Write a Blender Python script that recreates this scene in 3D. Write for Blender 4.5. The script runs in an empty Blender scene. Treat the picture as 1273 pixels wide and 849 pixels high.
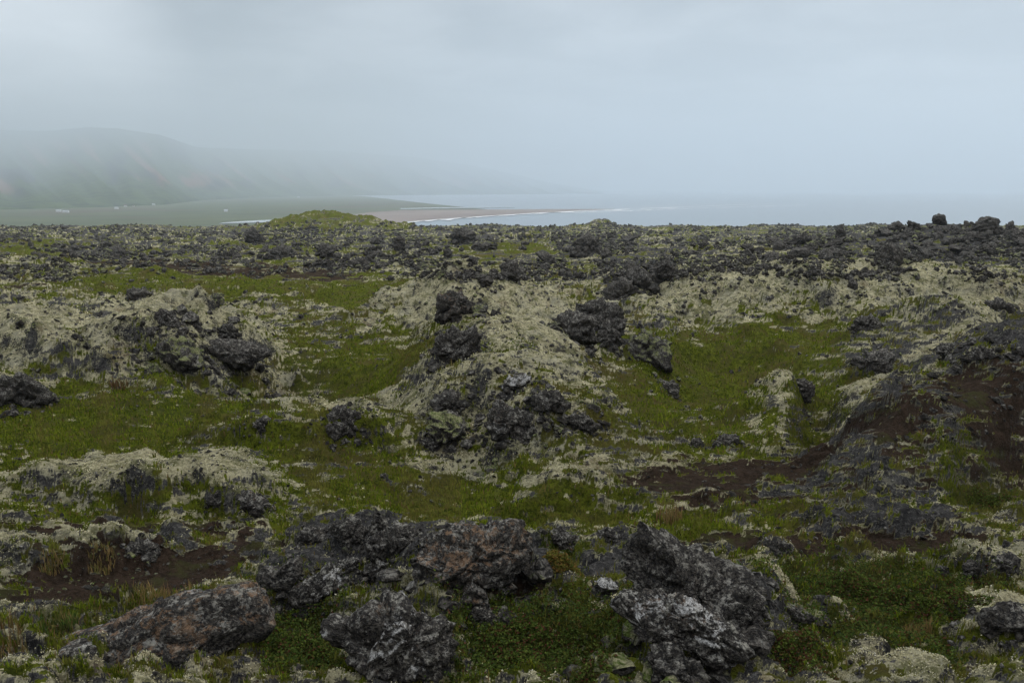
import bpy, bmesh, math, random
import numpy as np
from mathutils import Vector, Matrix

random.seed(7)
RNG = np.random.default_rng(11)
S = bpy.context.scene
COL = S.collection
F = 990.0; CX, CY = 636.5, 424.5; VH = 236.0            # lens, picture centre and horizon row, in photo pixels
PITCH = math.atan((CY - VH) / F); TP = math.tan(PITCH)
CAMZ = 4.0
SEA = -57.0

# ------------------------------------------------------------------ noise
def _h(ix, iy, iz, seed):
    h = (ix.astype(np.int64) * 374761393 + iy.astype(np.int64) * 668265263 + iz * 1440670441 + seed * 974634777) & 0xFFFFFFFF
    h = ((h ^ (h >> 13)) * 1274126177) & 0xFFFFFFFF
    h = ((h ^ (h >> 15)) * 2246822519) & 0xFFFFFFFF
    return ((h ^ (h >> 16)) & 0xFFFFFF) / float(0x1000000)

def n2(x, y, seed=0):
    """smooth 2D gradient noise, about -1..1"""
    ix = np.floor(x); iy = np.floor(y); fx = x - ix; fy = y - iy
    ix = ix.astype(np.int64); iy = iy.astype(np.int64)
    ux = fx * fx * fx * (fx * (fx * 6 - 15) + 10); uy = fy * fy * fy * (fy * (fy * 6 - 15) + 10)
    def g(a, b):
        t = _h(ix + a, iy + b, 0, seed) * 6.2831853
        return np.cos(t) * (fx - a) + np.sin(t) * (fy - b)
    a = g(0, 0); b = g(1, 0); c = g(0, 1); d = g(1, 1)
    return (a + (b - a) * ux + (c - a) * uy + (a - b - c + d) * ux * uy) * 1.5

def v3(p, seed=0):
    i = np.floor(p); f = p - i; i = i.astype(np.int64)
    u = f * f * f * (f * (f * 6 - 15) + 10)
    r = 0
    for a in (0, 1):
        wa = u[:, 0] if a else 1 - u[:, 0]
        for b in (0, 1):
            wb = u[:, 1] if b else 1 - u[:, 1]
            for c in (0, 1):
                wc = u[:, 2] if c else 1 - u[:, 2]
                r = r + wa * wb * wc * _h(i[:, 0] + a, i[:, 1] + b, i[:, 2] + c, seed)
    return r * 2 - 1

def worley2(x, y, seed=0):
    ix = np.floor(x).astype(np.int64); iy = np.floor(y).astype(np.int64)
    f1 = np.full(x.shape, 9.0); f2 = np.full(x.shape, 9.0); cid = np.zeros(x.shape)
    for a in (-1, 0, 1):
        for b in (-1, 0, 1):
            jx = ix + a; jy = iy + b
            dx = jx + _h(jx, jy, 1, seed) - x; dy = jy + _h(jx, jy, 2, seed) - y
            d = dx * dx + dy * dy
            m = d < f1
            f2 = np.where(m, f1, np.minimum(f2, d)); cid = np.where(m, _h(jx, jy, 3, seed), cid); f1 = np.where(m, d, f1)
    return np.sqrt(f1), np.sqrt(f2), cid

def worley3(p, seed=0):
    i = np.floor(p).astype(np.int64)
    f1 = np.full(len(p), 9.0); f2 = np.full(len(p), 9.0); cid = np.zeros(len(p)); off = np.zeros_like(p)
    for a in (-1, 0, 1):
        for b in (-1, 0, 1):
            for c in (-1, 0, 1):
                j = i + np.array([a, b, c])
                q = np.stack([j[:, k] + _h(j[:, 0], j[:, 1], j[:, 2] * 7 + k, seed) for k in range(3)], 1) - p
                d = (q * q).sum(1)
                m = d < f1
                f2 = np.where(m, f1, np.minimum(f2, d)); cid = np.where(m, _h(j[:, 0], j[:, 1], j[:, 2] * 7 + 5, seed), cid)
                off = np.where(m[:, None], q, off); f1 = np.where(m, d, f1)
    return np.sqrt(f1), np.sqrt(f2), cid, off

def sst(a, b, x):
    t = np.clip((x - a) / (b - a), 0, 1); return t * t * (3 - 2 * t)

# ------------------------------------------------------------------ camera geometry
def slope_of_v(v):
    t = (v - CY) / F; return (TP + t) / (1 - t * TP)
def v_of_slope(s):
    t = (s - TP) / (1 + s * TP); return CY + F * t
def kx_of(u, v):                     # x / y of the ray through a photo pixel
    t = (v - CY) / F
    return (u - CX) / F / (math.cos(PITCH) - t * math.sin(PITCH))

# base level: drop below the camera against distance
_T = np.array([(0.8, 1.6), (1.5, 1.9), (3, 2.6), (5.5, 3.4), (8, 3.76), (12, 4.4), (19, 5.1), (30, 5.9), (48, 6.6), (80, 7.8),
               (160, 10.7), (300, 15.3), (500, 21.8), (560, 30), (700, 60.5), (900, 64)], float)
_L = np.linspace(math.log(.8), math.log(900), 900)
_D = np.interp(_L, np.log(_T[:, 0]), _T[:, 1])
_K = np.exp(-np.linspace(-2.5, 2.5, 41) ** 2); _K /= _K.sum()
_D = np.convolve(np.pad(_D, 20, mode='edge'), _K, mode='valid')
def drop(y): return np.interp(np.log(np.maximum(y, .8)), _L, _D)

# ------------------------------------------------------------------ layout of the lava field, (u, v, ru, rv, turn in degrees, weight)
GREEN = [(300,362,210,16,0,1.1),(430,368,80,12,-8,1),(440,455,120,34,10,.95),(370,492,95,24,0,1.1),(190,535,190,40,0,1.1),(50,535,110,28,0,1),
 (520,615,180,30,0,1.15),(420,575,120,16,0,.7),(880,445,70,32,0,.95),(965,432,110,24,-8,.95),(880,520,110,48,20,.75),(1065,472,60,12,-6,1.1),(1010,515,36,38,-20,.9),
 (780,480,60,44,30,.75),(690,566,110,18,0,.6),(1090,742,150,30,4,1.15),(1000,650,90,22,0,.85),(860,655,46,12,0,1.2),(40,312,45,9,0,.9),(200,318,40,6,0,.6),
 (400,318,40,9,0,.8),(1225,625,80,22,0,1),(370,800,60,46,0,1.1),(690,815,130,38,0,1.1),(160,664,90,7,0,.5),(130,640,120,10,0,.6),(1010,805,90,24,12,1),
 (1120,810,80,20,20,.9),(150,785,90,22,-12,1),(80,585,110,14,0,.7),(720,645,120,14,0,.8),(1100,345,60,6,10,.5),(1210,365,40,10,20,.7),(560,455,60,10,0,.35),
 (470,480,90,22,0,.95),(700,690,34,18,20,1),(960,560,60,16,0,.6),(1245,520,30,10,0,.6),(930,470,90,12,-4,.8),(330,310,60,6,0,.4)]
SOIL = [(190,338,230,9,2,1.15),(390,345,70,6,4,1),(200,655,120,8,2,1.2),(110,735,160,36,-8,1.1),(240,705,110,22,-8,1),(930,592,120,20,-4,1.15),(1110,600,160,36,0,.85),
 (1235,585,70,30,12,.6),(1000,640,120,20,6,.6),(1000,686,190,13,3,1.15),(820,612,90,16,0,.75),(1180,690,110,16,6,.9),(620,775,70,22,0,.9),(60,665,90,9,0,.8),(880,640,110,14,0,.5),
 (40,360,60,7,0,.6),(1060,345,120,5,0,.5),(1200,830,60,16,20,.5),(30,430,60,8,0,.4)]
ROCK = [(1185,505,110,34,22,1.1),(1235,560,50,16,10,.6),(1200,610,60,10,6,.5),(1060,575,120,14,8,1),(1050,630,120,28,14,.9),(1070,668,90,12,5,.9),(120,400,120,10,0,.5),(60,478,60,8,0,.5),(250,474,60,7,6,.7),(330,525,60,16,0,.8),
 (430,700,90,36,-10,1),(600,720,110,50,0,.9),(780,720,60,50,0,.7),(420,525,40,12,0,.6),(1180,315,150,16,0,.9),(990,315,80,12,0,.6),(800,345,70,16,0,.5),
 (1180,440,50,10,0,.6),(700,520,60,20,20,.5),(570,530,60,16,0,.5),(230,440,40,12,20,.6),(660,470,50,14,0,.35),(140,752,120,12,-15,.4),(260,690,60,12,0,.5)]
LICH = [(220,612,180,18,2,1.6),(250,418,130,18,14,1.2),(105,450,185,24,4,1.6),(620,430,120,60,20,1.2),(390,545,100,16,0,1),(700,612,62,16,-6,1.6),(1130,535,120,20,-24,1.1),(950,495,70,14,0,.9),
 (1060,375,190,28,6,.9),(1130,470,110,12,-24,.9),(600,572,110,12,0,.8),(1000,765,60,9,14,1.2),(1080,836,110,16,16,1.1),(1245,735,60,16,14,1.2),(100,688,110,9,2,1.1),(90,528,70,10,0,.8),
 (960,545,50,26,-40,.8),(500,530,60,14,0,.7),(640,545,100,16,0,.7),(900,385,100,18,0,.7),(1200,400,110,14,0,.6),(560,395,110,14,0,.7),(20,470,40,12,0,.9),
 (1235,790,50,16,10,1),(240,800,40,10,0,.3)]
SHRUB = [(370,800,60,46,0,1.2),(690,815,130,36,0,1.2),(1090,744,150,30,4,1.2),(1010,805,90,22,12,1),(1120,812,70,18,20,.9),(150,790,90,20,-12,.6),(700,690,34,18,20,1),
 (560,830,60,30,0,.7),(1230,620,60,16,0,.6),(600,790,60,20,0,.5),(370,458,50,16,0,.5),(200,520,60,14,0,.5)]
# relief (u, v, ru, rv, turn, height in metres)
RELIEF = [(110,458,190,20,4,.85),(250,446,80,12,8,.45),(340,478,120,26,0,-.7),(220,622,190,15,2,.24),(370,556,140,17,0,.42),(640,530,140,44,12,.7),(620,458,120,34,0,.5),(690,628,75,12,-4,.15),
 (1190,570,150,44,-14,.7),(1290,520,140,60,0,.4),(920,462,110,30,0,-.7),(1075,478,50,10,0,-.8),(1020,532,34,28,-15,-.6),(600,775,150,36,0,.2),
 (1050,380,220,16,0,1.0),(360,368,200,9,0,-.6),(60,350,160,8,0,.6),(1240,745,60,18,0,.1),(100,700,120,11,0,.2),
 (560,395,110,14,0,.6),(1180,420,120,14,0,.5),(960,510,60,14,0,.3),(520,650,150,10,0,-.1),(1100,760,120,20,0,-.1)]
# far relief in metres (x, y, rx, ry, height)
FAR = [(-65,295,25,28,7.8),(40,360,10,14,3.2),(.5,98,6.5,9,2.0),(46,96,24,13,2.2),(62,104,20,12,1.9),(26,88,9,6,.7),(56,104,5,4,.6),(-40,78,8,5,.9),(-12,96,9,7,1.2),(14,84,8,6,1.0),(-27,100,7,6,1.3),(-60,90,10,7,1.0)]

def blobs(lst, u, v, power=1.6):
    r = np.zeros_like(u)
    for (a, b, ru, rv, deg, w) in lst:
        m = (np.abs(u - a) < 2.2 * max(ru, rv)) & (np.abs(v - b) < 2.2 * max(ru, rv))
        if not m.any(): continue
        c, s = math.cos(math.radians(deg)), math.sin(math.radians(deg))
        du = u[m] - a; dv = v[m] - b
        d = ((du * c + dv * s) / ru) ** 2 + ((-du * s + dv * c) / rv) ** 2
        r[m] += w * np.exp(-d ** power * .8)
    return r

def terrain(x, y):
    """height and ground cover weights (green, soil, rock, shrub) at world points"""
    x = np.asarray(x, float); y = np.asarray(y, float)
    d = drop(y); sl = d / y
    v0 = v_of_slope(sl)
    u0 = CX + F * (x / y) * (math.cos(PITCH) - (v0 - CY) / F * math.sin(PITCH))
    # ragged edges: the layout is bent by noise of about the same apparent size at every distance
    lx = x / y * 11; ly = np.log(y) * 12
    wu = n2(lx, ly, 3) * 16 + n2(lx * 3.1, ly * 3.1, 4) * 9 + n2(lx * 8, ly * 8, 5) * 5
    wv = (n2(lx, ly, 13) * 16 + n2(lx * 3.1, ly * 3.1, 14) * 9 + n2(lx * 8, ly * 8, 15) * 5) * np.clip((v0 - VH) / 420, .03, .5)
    u = u0 + wu; v = v0 + wv
    far = sst(55, 100, y)
    res = np.where(y < 3.7, .03, .0045) * y                                     # finest size the mesh holds here
    def oct_(wl, seed, sx=1.0):                         # one octave with a wavelength in metres
        k = sst(1.0, 2.5, wl / res)
        return n2(x / wl / sx + seed * 7.3, y / wl, seed) * k
    def ridge(wl, seed, sx=1.0): 
        k = sst(1.0, 2.5, wl / res)
        return (1 - 2 * np.abs(n2(x / wl / sx + seed * 3.1, y / wl, seed))) * k
    # cover
    g = blobs(GREEN, u, v); s = blobs(SOIL, u, v); r = blobs(ROCK, u, v); l = blobs(LICH, u, v); sh = blobs(SHRUB, u, v)
    def mottle(sd, a, b): return n2(lx * 1.7 + sd, lz * 1.7, sd) * a + n2(lx * 4.2, lz * 4.2 + sd, sd + 1) * b
    l1, l2, l3 = n2(lx * 1.7 + 21, ly * 1.7, 21) * .55, n2(lx * 1.7 + 31, ly * 1.7, 31) * .55, n2(lx * 1.7 + 91, ly * 1.7, 91) * .5
    for (a, b, ra, rb, h), k in zip(FAR[:3:2], (1.1, .9)):
        g = g + k * np.exp(-(((x - a) / ra) ** 2 + ((y - b) / rb) ** 2) ** 1.5)
    def shares(sharp, m1, m2, m3, e1, e2, fine):
        sg = g * .85 + .42 + m1 * 1.15 + e1 * .6 + fine * .12 - .03 * far
        ss = s * 1.05 + .07 + m2 * .9 + e2 * .45 - .5 * far
        sr = r * .80 + .40 - m1 * .35 + m3 * 1.05 - e1 * .25 + e2 * .35 - fine * .15 + .16 * far
        sq = l * .80 + .50 - m1 * .35 + e2 * .6 + fine * .2 - .14 * far
        sc = np.stack([sg, ss, sr, sq], -1) * sharp
        sc = np.exp(sc - sc.max(-1, keepdims=True)); sc /= sc.sum(-1, keepdims=True)
        return sc[..., 0], sc[..., 1], sc[..., 2], sc[..., 3]
    G, So, Rk, Li = shares(4, l1, l2, l3, 0, 0, 0)                 # smooth shares shape the relief
    # height
    wr = n2(lx, ly, 3) * 8 + n2(lx * 3.1, ly * 3.1, 4) * 4; wq = (n2(lx, ly, 13) * 10 + n2(lx * 3.1, ly * 3.1, 14) * 6) * np.clip((v0 - VH) / 420, .03, .5)
    z = CAMZ - d + blobs(RELIEF, u0 + wr, v0 + wq, 2.4)
    for (a, b, ra, rb, h) in FAR:
        z = z + h * np.exp(-(((x - a) / ra) ** 2 + ((y - b) / rb) ** 2) ** 1.15)
    near = 1 - far
    z = z + (oct_(9, 41) * .48 + oct_(4, 42) * .38 + ridge(3, 47) * .14) * near * np.clip(y / 22, .25, 1.4)
    z = z + far * (-1.45 + oct_(34, 43) * 1.5 + ridge(15, 44) * .9 + ridge(7, 45) * .75 + ridge(4, 46) * .5) * np.clip(y / 160, .4, 1.3)
    z = z + (Rk * .13 + Li * .09 - G * .06 - So * .07) * np.clip(y / 14, .5, 2.2)
    # broken ledges
    hard = np.clip(Rk + Li, 0, 1)
    q = (n2(x / 6.5 + n2(x / 2, y / 2, 71) * .25, y / 3.6 + n2(x / 1.7, y / 1.7, 72) * .2, 73) + .3 * n2(x / 1.6, y / 1.3, 74)) * 2.6
    f = np.floor(q); st = f + sst(.72, 1.0, q - f)
    z = z + hard * (st / 2.6) * .34 * np.clip(y / 22, .15, 1.6) * (1 - .5 * far)
    rough = ridge(1.6, 51, 1.8) * .10 + ridge(.7, 52, 1.8) * .07 + ridge(.3, 53, 1.5) * .045 + ridge(.13, 54, 1.3) * .02
    f1, f2, cid = worley2(x / 1.1 + n2(x, y, 55) * .3, y / .65, 56)
    kk = sst(.8, 2, 1.0 / res)
    slab = sst(0, .25, f2 - f1) * (.07 + (cid - .5) * .12) * kk
    z = z + Rk * (rough * 1.15 + slab)
    b1, b2, bid = worley2(x / 2.3 + n2(x / 1.2, y / 1.2, 75) * .35, y / 1.5, 76)
    z = z + hard * sst(0, .25, b2 - b1) * (.10 + (bid - .5) * .22) * sst(.8, 2, 2.0 / res) * np.clip(y / 24, .2, 1.3)
    q1, q2, c2 = worley2(x / .5 + n2(x * 2, y * 2, 57) * .25, y / .4, 58)
    cush = (.30 - q1 ** 2 * .55) * .16 * sst(.8, 2, .5 / res)
    p1, p2, c3 = worley2(x / .17, y / .14, 59)
    cush = cush + (.3 - p1 ** 2 * .55) * .05 * sst(.8, 2, .17 / res)
    z = z + Li * (cush + (ridge(1.3, 60, 1.6) * .12 + ridge(.5, 61, 1.4) * .06))
    z = z + G * (oct_(1.3, 69) * .07 + oct_(.6, 62) * .05 + oct_(.3, 63) * .035 + oct_(.15, 64) * .02)
    z = z + So * (oct_(.5, 65) * .025 + oct_(.16, 66) * .02 + ridge(.25, 67) * .015)
    z = z + np.abs(oct_(2.4, 68)) * .3 * hard * near * np.clip(y / 20, .3, 1)
    lz = ly + (z - CAMZ + d) / d * 16
    m1 = mottle(21, .55, .6); m2 = mottle(31, .55, .6); m3 = mottle(91, .5, .6)
    e1 = n2(lx * 9.5, lz * 9.5, 23) * .6 + n2(lx * 20, lz * 20, 24) * .5; e2 = n2(lx * 9.5, lz * 9.5, 33) * .6 + n2(lx * 22, lz * 22, 34) * .5
    fine = n2(lx * 45, lz * 45, 25)
    G, So, Rk, Li = shares(9, m1, m2, m3, e1, e2, fine)              # ragged shares colour it
    return z, np.stack([G, So, Rk, np.clip(sh, 0, 1)], -1)

# ------------------------------------------------------------------ object helpers
def link(o): COL.objects.link(o); return o
def tag(o, label=None, cat=None, group=None, kind=None):
    if label: o['label'] = label
    if cat: o['category'] = cat
    if group: o['group'] = group
    if kind: o['kind'] = kind
    return o

def mesh_np(name, V, faces, mat, smooth=True, attrs=None, loc=None, parent=None):
    """faces: (n,k) int array; attrs: {name: (n_verts,4)}"""
    V = np.asarray(V, np.float32); faces = np.asarray(faces, np.int32)
    me = bpy.data.meshes.new(name)
    n, k = faces.shape
    me.vertices.add(len(V)); me.vertices.foreach_set('co', V.ravel())
    me.loops.add(n * k); me.loops.foreach_set('vertex_index', faces.ravel())
    me.polygons.add(n); me.polygons.foreach_set('loop_start', np.arange(0, n * k, k, dtype=np.int32))
    me.update(calc_edges=True)
    for an, av in (attrs or {}).items():
        a = me.attributes.new(an, 'FLOAT_COLOR', 'POINT'); a.data.foreach_set('color', np.asarray(av, np.float32).ravel())
    if smooth: me.shade_smooth()
    else: me.shade_flat()
    me.materials.append(mat)
    o = bpy.data.objects.new(name, me)
    if loc is not None: o.location = loc
    if parent is not None: o.parent = parent
    return link(o)

def empty(name, loc, rz=0):
    o = bpy.data.objects.new(name, None); o.location = loc; o.rotation_euler = (0, 0, rz); o.empty_display_size = .2
    return link(o)

# ------------------------------------------------------------------ materials
class NT:
    def __init__(self, name):
        self.m = bpy.data.materials.new(name); self.m.use_nodes = True
        self.t = self.m.node_tree; self.t.nodes.clear()
    def n(self, typ, **kw):
        nd = self.t.nodes.new(typ)
        ins = kw.pop('ins', {})
        for k, v in kw.items(): setattr(nd, k, v)
        for k, v in ins.items(): self.put(nd.inputs[k], v)
        return nd
    def put(self, sock, v):
        if hasattr(v, 'is_output'): self.t.links.new(v, sock)
        else: sock.default_value = v
    def math(self, op, a, b=None, c=None, clamp=False):
        nd = self.n('ShaderNodeMath', operation=op, use_clamp=clamp)
        for i, v in enumerate((a, b, c)):
            if v is not None: self.put(nd.inputs[i], v)
        return nd.outputs[0]
    def mix(self, f, a, b):
        nd = self.n('ShaderNodeMix', data_type='RGBA')
        self.put(nd.inputs[0], f)
        for i, v in ((6, a), (7, b)):
            self.put(nd.inputs[i], v if hasattr(v, 'is_output') else (*v, 1))
        return nd.outputs[2]
    def noise(self, vec, scale, detail=4, rough=.6, dist=0):
        nd = self.n('ShaderNodeTexNoise', ins={'Scale': scale, 'Detail': detail, 'Roughness': rough, 'Distortion': dist})
        self.put(nd.inputs['Vector'], vec); return nd.outputs['Fac']
    def step(self, x, a, b):
        nd = self.n('ShaderNodeMapRange', interpolation_type='SMOOTHSTEP')
        self.put(nd.inputs[0], x); nd.inputs[1].default_value = a; nd.inputs[2].default_value = b
        return nd.outputs[0]
    def out(self, surf=None, vol=None):
        o = self.n('ShaderNodeOutputMaterial')
        if surf: self.t.links.new(surf, o.inputs['Surface'])
        if vol: self.t.links.new(vol, o.inputs['Volume'])
        return self.m
    def bsdf(self, col, rough, normal=None, spec=.3):
        b = self.n('ShaderNodeBsdfPrincipled'); self.put(b.inputs['Base Color'], col if hasattr(col, 'is_output') else (*col, 1))
        self.put(b.inputs['Roughness'], rough); b.inputs['Specular IOR Level'].default_value = spec
        if normal is not None: self.put(b.inputs['Normal'], normal)
        return b.outputs[0]
    def bump(self, h, strength, dist, normal=None):
        b = self.n('ShaderNodeBump', ins={'Strength': strength, 'Distance': dist}); self.put(b.inputs['Height'], h)
        if normal is not None: self.put(b.inputs['Normal'], normal)
        return b.outputs[0]

def rock_mat(name, white=.5, orange=.5, pale=.5, scale=1.0, moss=.0):
    t = NT(name)
    tc = t.n('ShaderNodeTexCoord'); vec = tc.outputs['Object']
    oi = t.n('ShaderNodeObjectInfo').outputs['Random']
    geo = t.n('ShaderNodeNewGeometry'); sep = t.n('ShaderNodeSeparateXYZ'); t.put(sep.inputs[0], geo.outputs['Normal']); nz = sep.outputs[2]
    sh = t.n('ShaderNodeVectorMath', operation='ADD'); t.put(sh.inputs[0], vec)
    cmb = t.n('ShaderNodeCombineXYZ'); t.put(cmb.inputs[0], t.math('MULTIPLY', oi, 37)); t.put(cmb.inputs[1], t.math('MULTIPLY', oi, 91)); t.put(sh.inputs[1], cmb.outputs[0])
    vec = sh.outputs[0]
    a = t.noise(vec, 3 * scale, 6, .65); b = t.noise(vec, 14 * scale, 6, .7, .4); c = t.noise(vec, 45 * scale, 4, .7)
    col = t.mix(t.step(a, .35, .65), (.038, .035, .031), (.080, .073, .064))
    col = t.mix(t.step(b, .44, .60), col, (.12, .111, .098))
    col = t.mix(t.step(c, .56, .42), col, (.022, .021, .021))
    # grey crust lichen on the tops, coarse and fine
    up = t.step(nz, -.15, .75)
    gl = t.math('ADD', t.math('MULTIPLY', b, .55), t.math('MULTIPLY', c, .45))
    col = t.mix(t.math('MULTIPLY', t.step(gl, .50, .60), t.math('MULTIPLY', up, .75 * pale + .1)), col, (.27, .265, .24))
    col = t.mix(t.math('MULTIPLY', t.step(t.noise(vec, 7 * scale, 5, .7), .56, .66), t.math('MULTIPLY', up, .75 * pale)), col, (.30, .29, .25))
    o = t.math('MULTIPLY_ADD', t.noise(vec, 15 * scale, 6, .75, .3), .65, t.math('MULTIPLY', t.noise(vec, 3 * scale, 3, .6), .35))
    col = t.mix(t.math('MULTIPLY', t.step(o, (.60 - .08 * orange), .66 - .08 * orange), t.math('MULTIPLY', up, .55 * orange)), col, (.23, .14, .08))
    w = t.noise(vec, 2.6 * scale, 7, .72, .2)
    col = t.mix(t.math('MULTIPLY', t.step(w, .68 - .10 * white, .72 - .10 * white), t.math('MULTIPLY', t.math('MULTIPLY', t.step(nz, .1, .6), t.step(c, .36, .56)), min(1, white * 1.1))), col, (.46, .46, .45))
    if moss > 0:
        mm = t.noise(vec, 2.2 * scale, 6, .7)
        mc = t.mix(t.step(c, .4, .6), (.25, .24, .14), (.07, .10, .02))
        col = t.mix(t.math('MULTIPLY', t.step(mm, .58 - .14 * moss, .64 - .14 * moss), t.step(nz, .2, .6)), col, mc)
    vo = t.n('ShaderNodeTexVoronoi', feature='DISTANCE_TO_EDGE', ins={'Scale': 9 * scale}); 
    wv = t.n('ShaderNodeVectorMath', operation='ADD'); t.put(wv.inputs[0], vec)
    nc = t.n('ShaderNodeTexNoise', ins={'Scale': 6 * scale, 'Detail': 4}); t.put(nc.inputs['Vector'], vec)
    sc = t.n('ShaderNodeVectorMath', operation='SCALE', ins={'Scale': .35}); t.put(sc.inputs[0], nc.outputs['Color']); t.put(wv.inputs[1], sc.outputs[0])
    t.put(vo.inputs['Vector'], wv.outputs[0])
    h = t.math('ADD', t.math('MULTIPLY', b, 1.0), t.math('ADD', t.math('MULTIPLY', c, .5), t.math('MULTIPLY', t.step(vo.outputs['Distance'], 0, .06), .25)))
    nrm = t.bump(h, 1.0, .06 / scale)
    return t.out(t.bsdf(col, .88, nrm, .10))

def ground_mat():
    t = NT('lava_ground')
    vec = t.n('ShaderNodeTexCoord').outputs['Object']
    at = t.n('ShaderNodeAttribute', attribute_name='zone'); sp = t.n('ShaderNodeSeparateColor'); t.put(sp.inputs[0], at.outputs['Color'])
    G, So, Rk = sp.outputs[0], sp.outputs[1], sp.outputs[2]; Sh = at.outputs['Alpha']
    gn = t.n('ShaderNodeNewGeometry'); sn = t.n('ShaderNodeSeparateXYZ'); t.put(sn.inputs[0], gn.outputs['Normal']); nz = sn.outputs[2]
    n1 = t.noise(vec, 1.1, 6, .65); n2_ = t.noise(vec, 5.5, 7, .75); n3 = t.noise(vec, 24, 5, .75); n4 = t.noise(vec, 80, 3, .7)
    mixn = t.math('MULTIPLY_ADD', t.math('SUBTRACT', t.math('ADD', n2_, n3), 1.0), .9, .5)
    # woolly lichen moss
    lc = t.mix(t.step(mixn, .38, .62), (.24, .225, .13), (.55, .51, .335))
    lc = t.mix(t.math('MULTIPLY', t.step(n1, .45, .65), .55), lc, (.30, .295, .24))
    lc = t.mix(t.math('MULTIPLY', t.step(t.noise(vec, 2.3, 6, .7), .49, .60), .75), lc, (.105, .11, .04))
    lc = t.mix(t.math('MULTIPLY', t.step(t.noise(vec, 3.4, 7, .75, .5), .53, .60), .9), lc, (.055, .052, .05))
    lc = t.mix(t.math('MULTIPLY', t.step(t.noise(vec, .5, 5, .7), .56, .68), .5), lc, (.13, .085, .05))
    # green hollows
    gc = t.mix(t.step(mixn, .38, .62), (.035, .046, .007), (.125, .145, .016))
    gc = t.mix(t.math('MULTIPLY', t.step(t.noise(vec, .45, 7, .7), .50, .62), .8), gc, (.105, .085, .03))
    gc = t.mix(t.math('MULTIPLY', t.step(n1, .48, .62), .75), gc, (.075, .066, .024))
    gc = t.mix(t.math('MULTIPLY', t.step(t.noise(vec, 1.9, 6, .7), .56, .64), .45), gc, (.11, .115, .035))
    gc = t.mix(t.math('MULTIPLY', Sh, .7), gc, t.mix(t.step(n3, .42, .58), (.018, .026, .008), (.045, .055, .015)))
    # bare soil
    sc = t.mix(t.step(mixn, .4, .6), (.026, .0185, .013), (.056, .038, .027))
    sc = t.mix(t.math('MULTIPLY', t.step(n4, .58, .66), .6), sc, (.10, .09, .08))
    sc = t.mix(t.math('MULTIPLY', t.step(t.noise(vec, 1.6, 6, .7), .54, .62), .6), sc, (.06, .065, .022))
    # bare lava
    rc = t.mix(t.step(n2_, .38, .62), (.026, .026, .027), (.075, .073, .072))
    rc = t.mix(t.math('MULTIPLY', t.step(n3, .5, .62), .7), rc, (.17, .165, .155))
    rc = t.mix(t.math('MULTIPLY', t.step(t.noise(vec, 3.1, 6, .75), .58, .66), .6), rc, (.26, .25, .19))
    def edge(w, k):
        nn = t.math('MULTIPLY_ADD', t.math('SUBTRACT', mixn, .5), k, w)
        return t.step(nn, .36, .64)
    col = t.mix(edge(Rk, 1.2), lc, rc)
    col = t.mix(edge(So, 1.1), col, sc)
    col = t.mix(edge(G, 1.4), col, gc)
    steep = t.step(t.math('ADD', nz, t.math('MULTIPLY', t.math('SUBTRACT', mixn, .5), .7)), .60, .44)
    col = t.mix(t.math('MULTIPLY', steep, t.math('SUBTRACT', 1.0, t.math('MAXIMUM', edge(G, 1.4), So))), col, rc)
    h = t.math('ADD', t.math('MULTIPLY', n3, .7), t.math('ADD', t.math('MULTIPLY', n4, .35), t.math('MULTIPLY', n2_, .8)))
    nrm = t.bump(h, 1.0, .16)
    return t.out(t.bsdf(col, .95, nrm, .02))

def leaf_mat(name, rough=.7):
    t = NT(name)
    at = t.n('ShaderNodeAttribute', attribute_name='tint')
    b1 = t.bsdf(at.outputs['Color'], rough, None, .02)
    tr = t.n('ShaderNodeBsdfTranslucent'); t.put(tr.inputs[0], at.outputs['Color'])
    mx = t.n('ShaderNodeMixShader', ins={0: .3}); t.put(mx.inputs[1], b1); t.put(mx.inputs[2], tr.outputs[0])
    return t.out(mx.outputs[0])

M_rock = rock_mat('dark_lava', .25, .3, .8)
M_white = rock_mat('white_crusted_lava', 1.15, .5, 1.0)
M_orange = rock_mat('orange_lichen_lava', .35, 1.1, .9)
M_black = rock_mat('black_lava', .0, .2, .7, .8)
M_crust = rock_mat('pale_crusted_lava', 1.25, .5, 1.6)
M_brown = rock_mat('brownish_lava', .0, .9, .5, .8)
M_mossy = rock_mat('lichen_draped_lava', .1, .2, .8, .8, .9)
M_far = rock_mat('rubble_lava', .0, .0, .55, .35, .3)
M_pale = rock_mat('pale_stone', 1.6, .0, 1.2, 2.0)
M_ground = ground_mat()
M_leaf = leaf_mat('leaf'); M_blade = leaf_mat('grass_blade')

# ------------------------------------------------------------------ the boulders one can tell apart: name, label, outline in photo pixels, material
HD = []
def H(*a, **k): HD.append((a, k))
# -- foreground
H('tall leaning foreground boulder', 'largest leaning dark boulder at lower right, pale grey sloping top', [(767,687),(780,655),(797,648),(817,653),(834,662),(847,680),(867,693),(890,700),(929,725),(943,739),(945,767),(952,792),(951,812),(922,806),(900,775),(872,756),(836,748),(790,746),(769,717)], M_rock, (870,780), .6, 6, .8, 1, back=.5)
H('arched white-crusted boulder', 'arched black boulder with white crust on its back, before the largest leaning boulder', [(755,757),(777,744),(800,742),(834,744),(867,743),(884,754),(910,767),(920,787),(934,800),(944,817),(907,820),(884,810),(860,796),(834,797),(807,790),(787,776),(760,766)], M_crust, (850,816), .42, 6, .8, 2, back=.1)
H('cut-off bottom-edge rock', 'dark rock cut by the bottom edge, below the arched white-crusted boulder', [(805,803),(827,797),(854,814),(867,827),(890,852),(888,868),(818,868),(810,840)], M_rock, (848,848), .7, 5, 1, 3)
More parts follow.
